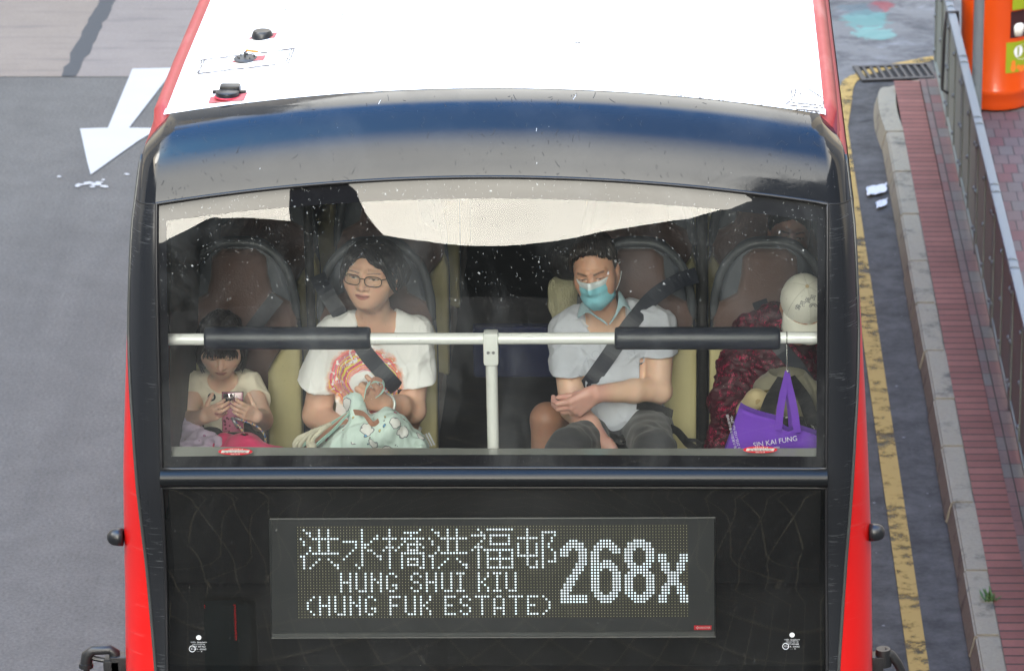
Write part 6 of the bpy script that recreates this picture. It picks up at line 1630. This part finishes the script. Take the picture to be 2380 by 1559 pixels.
# ------------------------------------------------------------------ belongings
def spots(name, base, cols, scale=16., lines=True, lc=(.05, .06, .09)):
    m, t, b = newmat(name); v = t.co('Object')
    nz = t.new('ShaderNodeTexNoise'); nz.inputs['Scale'].default_value = 30.; t.link(v, nz.inputs['Vector']); vv = t.mix(.03, v, nz.outputs[1])
    col = t.mix(t.noise(v, 5., 3.), [x*.93 for x in base], base)
    for k, (c, th, sc) in enumerate(cols):
        vo = t.new('ShaderNodeTexVoronoi'); vo.inputs['Scale'].default_value = scale*sc; mp = t.new('ShaderNodeMapping'); mp.inputs['Location'].default_value = (k*3.1, k*1.7, k*.9); t.link(vv, mp.inputs[0]); t.link(mp.outputs[0], vo.inputs['Vector'])
        sel = t.math('GREATER_THAN', t.sep(vo.outputs['Color'])[1], .42); d = vo.outputs['Distance']
        col = t.mix(t.math('MULTIPLY', t.math('LESS_THAN', d, th), sel), col, c)
        if lines: col = t.mix(t.math('MULTIPLY', t.math('MULTIPLY', t.math('LESS_THAN', t.math('ABSOLUTE', t.math('SUBTRACT', d, th)), .028), sel), .7), col, lc)
    t.link(col, b.inputs['Base Color']); b.inputs['Roughness'].default_value = .75; b.inputs['Sheen Weight'].default_value = .1
    t.link(t.bump(t.noise(v, 24., 3., .6, .6), .35, .01), b.inputs['Normal']); return m
def mint_bag():
    root = empty('drawstring_bag', 'mint green patterned drawstring bag with cream rope on the lap of the woman in white', 'bag')
    mm = spots('mint_print', (.66, .80, .75), (((.82, .82, .80), .34, .9), ((.70, .15, .25), .17, 1.35), ((.12, .35, .60), .15, 1.5), ((.72, .60, .20), .13, 1.7)))
    s = SDF(W(660, 1110, .75), W(1020, 860, .75)*np.array([1, 1, 1])+np.array([0, .45, 0]), .004); s.lo[1] = .42
    s = SDF(np.minimum(W(660, 1110, .5), W(660, 1110, .9)), np.array([W(1020, 860, .8)[0], .92, W(1020, 860, .8)[2]]), .004)
    s.chain([W(830, 1045, .66), W(900, 1000, .66)], [.075, .070], .03); s.chain([W(900, 1000, .66), W(940, 1035, .68)], [.068, .07], .04); s.chain([W(770, 1045, .66), W(830, 1020, .64)], [.045, .06], .04); s.cap(W(800, 1075, .66), W(960, 1075, .68), .08, .08, .04)
    s.chain([W(840, 985, .68), W(828, 950, .69), W(818, 930, .71)], [.045, .026, .03], .03)
    s.wrinkle(.006, .07, 51, (1.3, 1., .5)); s.wrinkle(.002, .025, 52, (1.2, 1., .5)); sdf_obj('sack', s, mm, root, smooth_it=1)
    g = MB(); tan = clothmat('tan_lining', (.50, .25, .17))
    mint = clothmat('mint_tape', (.48, .70, .63))
    for off, mi in ((0, 0), (7, 1), (13, 0)):
        pts = smooth_curve([W(840, 925, .71), W(815, 955-0, .66), W(770+off*.5, 985+off, .60), W(733+off, 1012+off, .57), W(700+off*1.5, 1038+off, .55)], 5); g.ribbon(pts, (0, -.4, 1), .014, .003, mi)
    for a in (0, 1):
        pts = smooth_curve([W(846, 930, .70), W(852+a*5, 900, .69), W(868, 886-a*5, .69), W(888, 887, .70), W(892-a*6, 905, .71), W(872, 922, .71)], 6); g.ribbon(pts, (0, 1, .2), .022, .003, a)
    g.build('handle', [mint, tan], root)
    g = MB(); st = smooth_curve([W(818, 958, .665), W(845, 962, .60), W(865, 985, .585), W(880, 978, .60)], 5); g.ribbon(st, (0, -.2, 1), .02, .003); g.build('gathered_lining', tan, root)
    g = MB(); rp = mat('cream_rope', (.62, .58, .46), .9, .1, 20., bump=.9, bscale=120., bdist=.004)
    for pts in (((770, 985, .60), (735, 1000, .575), (708, 1012, .56), (690, 1030, .555), (684, 1046, .555)), ((735, 998, .57), (722, 1010, .56), (716, 1028, .555), (722, 1048, .555)), ((728, 1000, .565), (705, 1022, .55), (697, 1040, .548), (706, 1055, .55)), ((760, 990, .59), (742, 1006, .57), (727, 1022, .56), (730, 1040, .555)), ((712, 1010, .56), (694, 1018, .56), (684, 1034, .56), (692, 1046, .56))):
        g.tube(smooth_curve([W(*p) for p in pts], 5), .0085, 10)
    g.tube([W(721, 1028, .55), W(726, 1036, .548), W(728, 1050, .55)], [.012, .016, .012], 10)
    g.build('rope', rp, root, True)
mint_bag()
def lilac_bag():
    o = SDF(np.array([W(380, 1100, .6)[0], .5, W(380, 1100, .6)[2]]), np.array([W(540, 930, .8)[0], 1.1, W(540, 930, .8)[2]+.1]), .004)
    o.chain([W(402, 1000, .88), W(432, 1015, .80), W(480, 1025, .72)], [.045, .055, .035], .03); o.chain([W(405, 1050, .75), W(470, 1050, .68)], [.06, .045], .03); o.chain([W(470, 1018, .72), W(508, 1028, .66)], [.03, .018], .02); o.chain([W(401, 968, .96), W(403, 1000, .88)], [.03, .045], .03)
    o.wrinkle(.007, .06, 61); o.wrinkle(.003, .025, 62)
    q = sdf_obj('fabric_bag', o, spots('lilac_print', (.62, .50, .66), (((.75, .70, .76), .22, .8), ((.55, .22, .40), .10, 1.3), ((.50, .42, .10), .09, 1.6)), 18., True, (.15, .08, .16)), None, smooth_it=1)
    tag(q, 'lilac patterned fabric bag bunched beside the small girl', 'bag')
    o = SDF(np.array([W(480, 1100, .5)[0], .45, W(480, 1100, .5)[2]]), np.array([W(690, 1000, .8)[0], .95, W(690, 1000, .8)[2]+.05]), .005)
    o.chain([W(520, 1030, .68), W(570, 1040, .64), W(640, 1058, .62)], [.035, .05, .035], .03); o.cap(W(520, 1070, .64), W(660, 1075, .62), .05, .04, .03); o.wrinkle(.005, .07, 71)
    q = sdf_obj('pouch', o, clothmat('pink_fleece', (.72, .05, .16)), None, smooth_it=1); tag(q, 'bright pink fabric pouch lying on the lap of the small girl', 'pouch')
lilac_bag()
def rucksack():
    root = empty('rucksack', 'olive and black patterned rucksack held on the lap of the woman in the cap', 'rucksack')
    s = SDF(np.array([W(1700, 1110, .6)[0], .45, W(1700, 1110, .6)[2]]), np.array([W(1960, 840, .9)[0], 1.05, W(1960, 840, .9)[2]]), .004)
    s.chain([W(1785, 900, .80), W(1830, 890, .78), W(1880, 915, .78)], [.05, .062, .055], .04); s.cap(W(1790, 950, .76), W(1880, 950, .75), .07, .07, .04); s.wrinkle(.003, .06, 81)
    sdf_obj('top_pocket', s, clothmat('olive_canvas', (.23, .21, .15)), root, smooth_it=1)
    m, t, b = newmat('black_white_print'); v = t.co('Object'); n = t.noise(v, 13., 2., .5, 1.5); t.link(t.mix(t.step(n, .55, .575), (.012, .012, .012), (.55, .53, .50)), b.inputs['Base Color']); b.inputs['Roughness'].default_value = .8
    s = SDF(np.array([W(1700, 1130, .6)[0], .40, W(1700, 1130, .6)[2]]), np.array([W(1980, 900, .9)[0], .95, W(1980, 900, .9)[2]]), .004); s.cap(W(1790, 990, .66), W(1885, 985, .66), .075, .075, .03); s.cap(W(1775, 1050, .66), W(1900, 1050, .66), .08, .08, .03); s.wrinkle(.003, .05, 82); sdf_obj('front_panel', s, m, root, smooth_it=1)
    g = MB(); g.ribbon(smooth_curve([W(1776, 975, .56), W(1795, 925, .60), W(1822, 880, .66)], 5), (1, 0, .3), .05, .006); g.ribbon(smooth_curve([W(1890, 985, .56), W(1868, 925, .60), W(1834, 878, .66)], 5), (1, 0, -.3), .05, .006); g.build('strap', clothmat('black_nylon', (.010, .010, .011), rough=.6), root)
    g = MB(); g.ribbon(smooth_curve([W(1745, 905, .765), W(1765, 912, .745), W(1800, 905, .72)], 4), (0, -.5, 1), .012, .003); g.build('zip', mat('brass_zip', (.25, .20, .10), .4, metal=.6), root)
    s = SDF(np.array([W(1690, 1040, .6)[0], .5, W(1690, 1040, .6)[2]]), np.array([W(1800, 880, .8)[0], .95, W(1800, 880, .8)[2]]), .004); s.chain([W(1733, 955, .74), W(1758, 930, .72)], [.035, .04], .02); s.cap(W(1758, 930, .72), W(1775, 935, .72), .035, .03, .02)
    q = sdf_obj('pouch', s, spots('gold_brocade', (.50, .40, .22), (((.36, .26, .12), .2, 1.2),), 22., True, (.3, .2, .08)), None, smooth_it=1); tag(q, 'pale gold brocade pouch tucked against the wine red jacket', 'pouch')
rucksack()
def tote():
    root = empty('tote_bag', 'purple fabric tote bag with white lettering hung on a hook from the rail', 'tote bag')
    m = clothmat('purple_nonwoven', (.16, .052, .46), .06, fold=.3)
    y0 = .235
    T = smooth_curve([Vector((1719, 945.6, 0)), Vector((1735, 955, 0)), Vector((1765, 966, 0)), Vector((1808, 979, 0)), Vector((1818, 996, 0)), Vector((1832, 1003, 0)), Vector((1848, 998, 0)), Vector((1862, 1000, 0)), Vector((1900, 1012, 0)), Vector((1925, 1020, 0))], 5)
    Bt = [Vector((1672+(1935-1672)*i/(len(T)-1), 1092+8*i/(len(T)-1), 0)) for i in range(len(T))]
    P = []; n = 14
    for i, (a, b) in enumerate(zip(T, Bt)):
        row = []
        for j in range(n+1):
            t_ = j/n; q = a*(1-t_)+b*t_; u = i/(len(T)-1)
            y = y0-.030*math.sin(math.pi*min(1, u*1.05))*(.4+t_*.8)+.008*math.sin(9*u+3*t_)+.005*math.sin(17*u-5*t_)
            row.append(Vector(W(q.x, q.y, y)))
        P.append(row)
    v, f = grid(P); bag = mk('bag_body', v, f, m, root, True)
    back = [[p+Vector((.004, .075*min(1, .25+j/n), .010*(1-j/n))) for j, p in enumerate(r)] for r in P]; v, f = grid(back); mk('bag_back', v, f, clothmat('purple_inside', (.12, .04, .36)), root, True)
    md = bag.modifiers.new('s', 'SOLIDIFY'); md.thickness = .0015
    g = MB()
    ap = (1829, 862)
    g.ribbon(smooth_curve([W(ap[0], ap[1], RY), W(1822, 905, .205), W(1814, 950, .205), W(1809, 1000, .203)], 5), (1, 0, 0), [.012+.014*min(1, i/6) for i in range(16)], .002); g.ribbon(smooth_curve([W(ap[0]+1, ap[1], RY), W(1836, 905, .21), W(1846, 955, .215), W(1853, 1005, .21)], 5), (1, 0, 0), [.012+.014*min(1, i/6) for i in range(16)], .002)
    g.ribbon(smooth_curve([W(ap[0], ap[1], RY+.01), W(1832, 905, .235), W(1838, 955, .26), W(1842, 1010, .27)], 5), (1, 0, 0), [.012+.012*min(1, i/6) for i in range(16)], .002)
    g.build('handle', m, root)
    bv = bvh_of(bag); g = MB()
    fn = lambda a, c: snap(bv, a, c, .0025, .2)
    print_text(g, 'SIN KAI FUNG', 1802, 1027, 16.5, rot=.16, fn=fn, sx=1.0); print_text(g, '\u65b0\u555f\u8c50', 1790, 1048, 16, rot=.12, fn=fn)
    print_text(g, 'Tel: 2735-1122 Fax: 2795-', 1710, 1008, 8.2, rot=-1.33+math.pi, fn=fn, sx=1.); print_text(g, '\u5730\u5740:\u4e5d\u9f8d\u8354\u679d\u89d2\u9752\u5c71\u9053700\u865f', 1701, 1006, 7., rot=-1.33+math.pi, fn=fn)
    g.build('bag_print', mat('white_print', (.72, .70, .78), .8), bag)
    hk = MB(); p = W(1828.5, 786.5, RY); zz = Vector((0, 0, 1)); c = Vector(p)
    hk.tube(smooth_curve([c+Vector((0, -.012, -.016)), c+Vector((0, -.0215, .004)), c+Vector((0, -.008, .0205)), c+Vector((0, .014, .017)), c+Vector((0, .02, -.006)), Vector(W(1829, 835, RY+.004)), Vector(W(1829, 860, RY)), Vector(W(1833, 866, RY-.006)), Vector(W(1834, 858, RY-.012))], 5), .0024, 8)
    o = hk.build('hook', mat('steel_wire', (.6, .6, .6), .25, metal=.9), None, True); tag(o, 'thin steel hook on the white hand rail carrying the purple tote', 'hook')
tote()
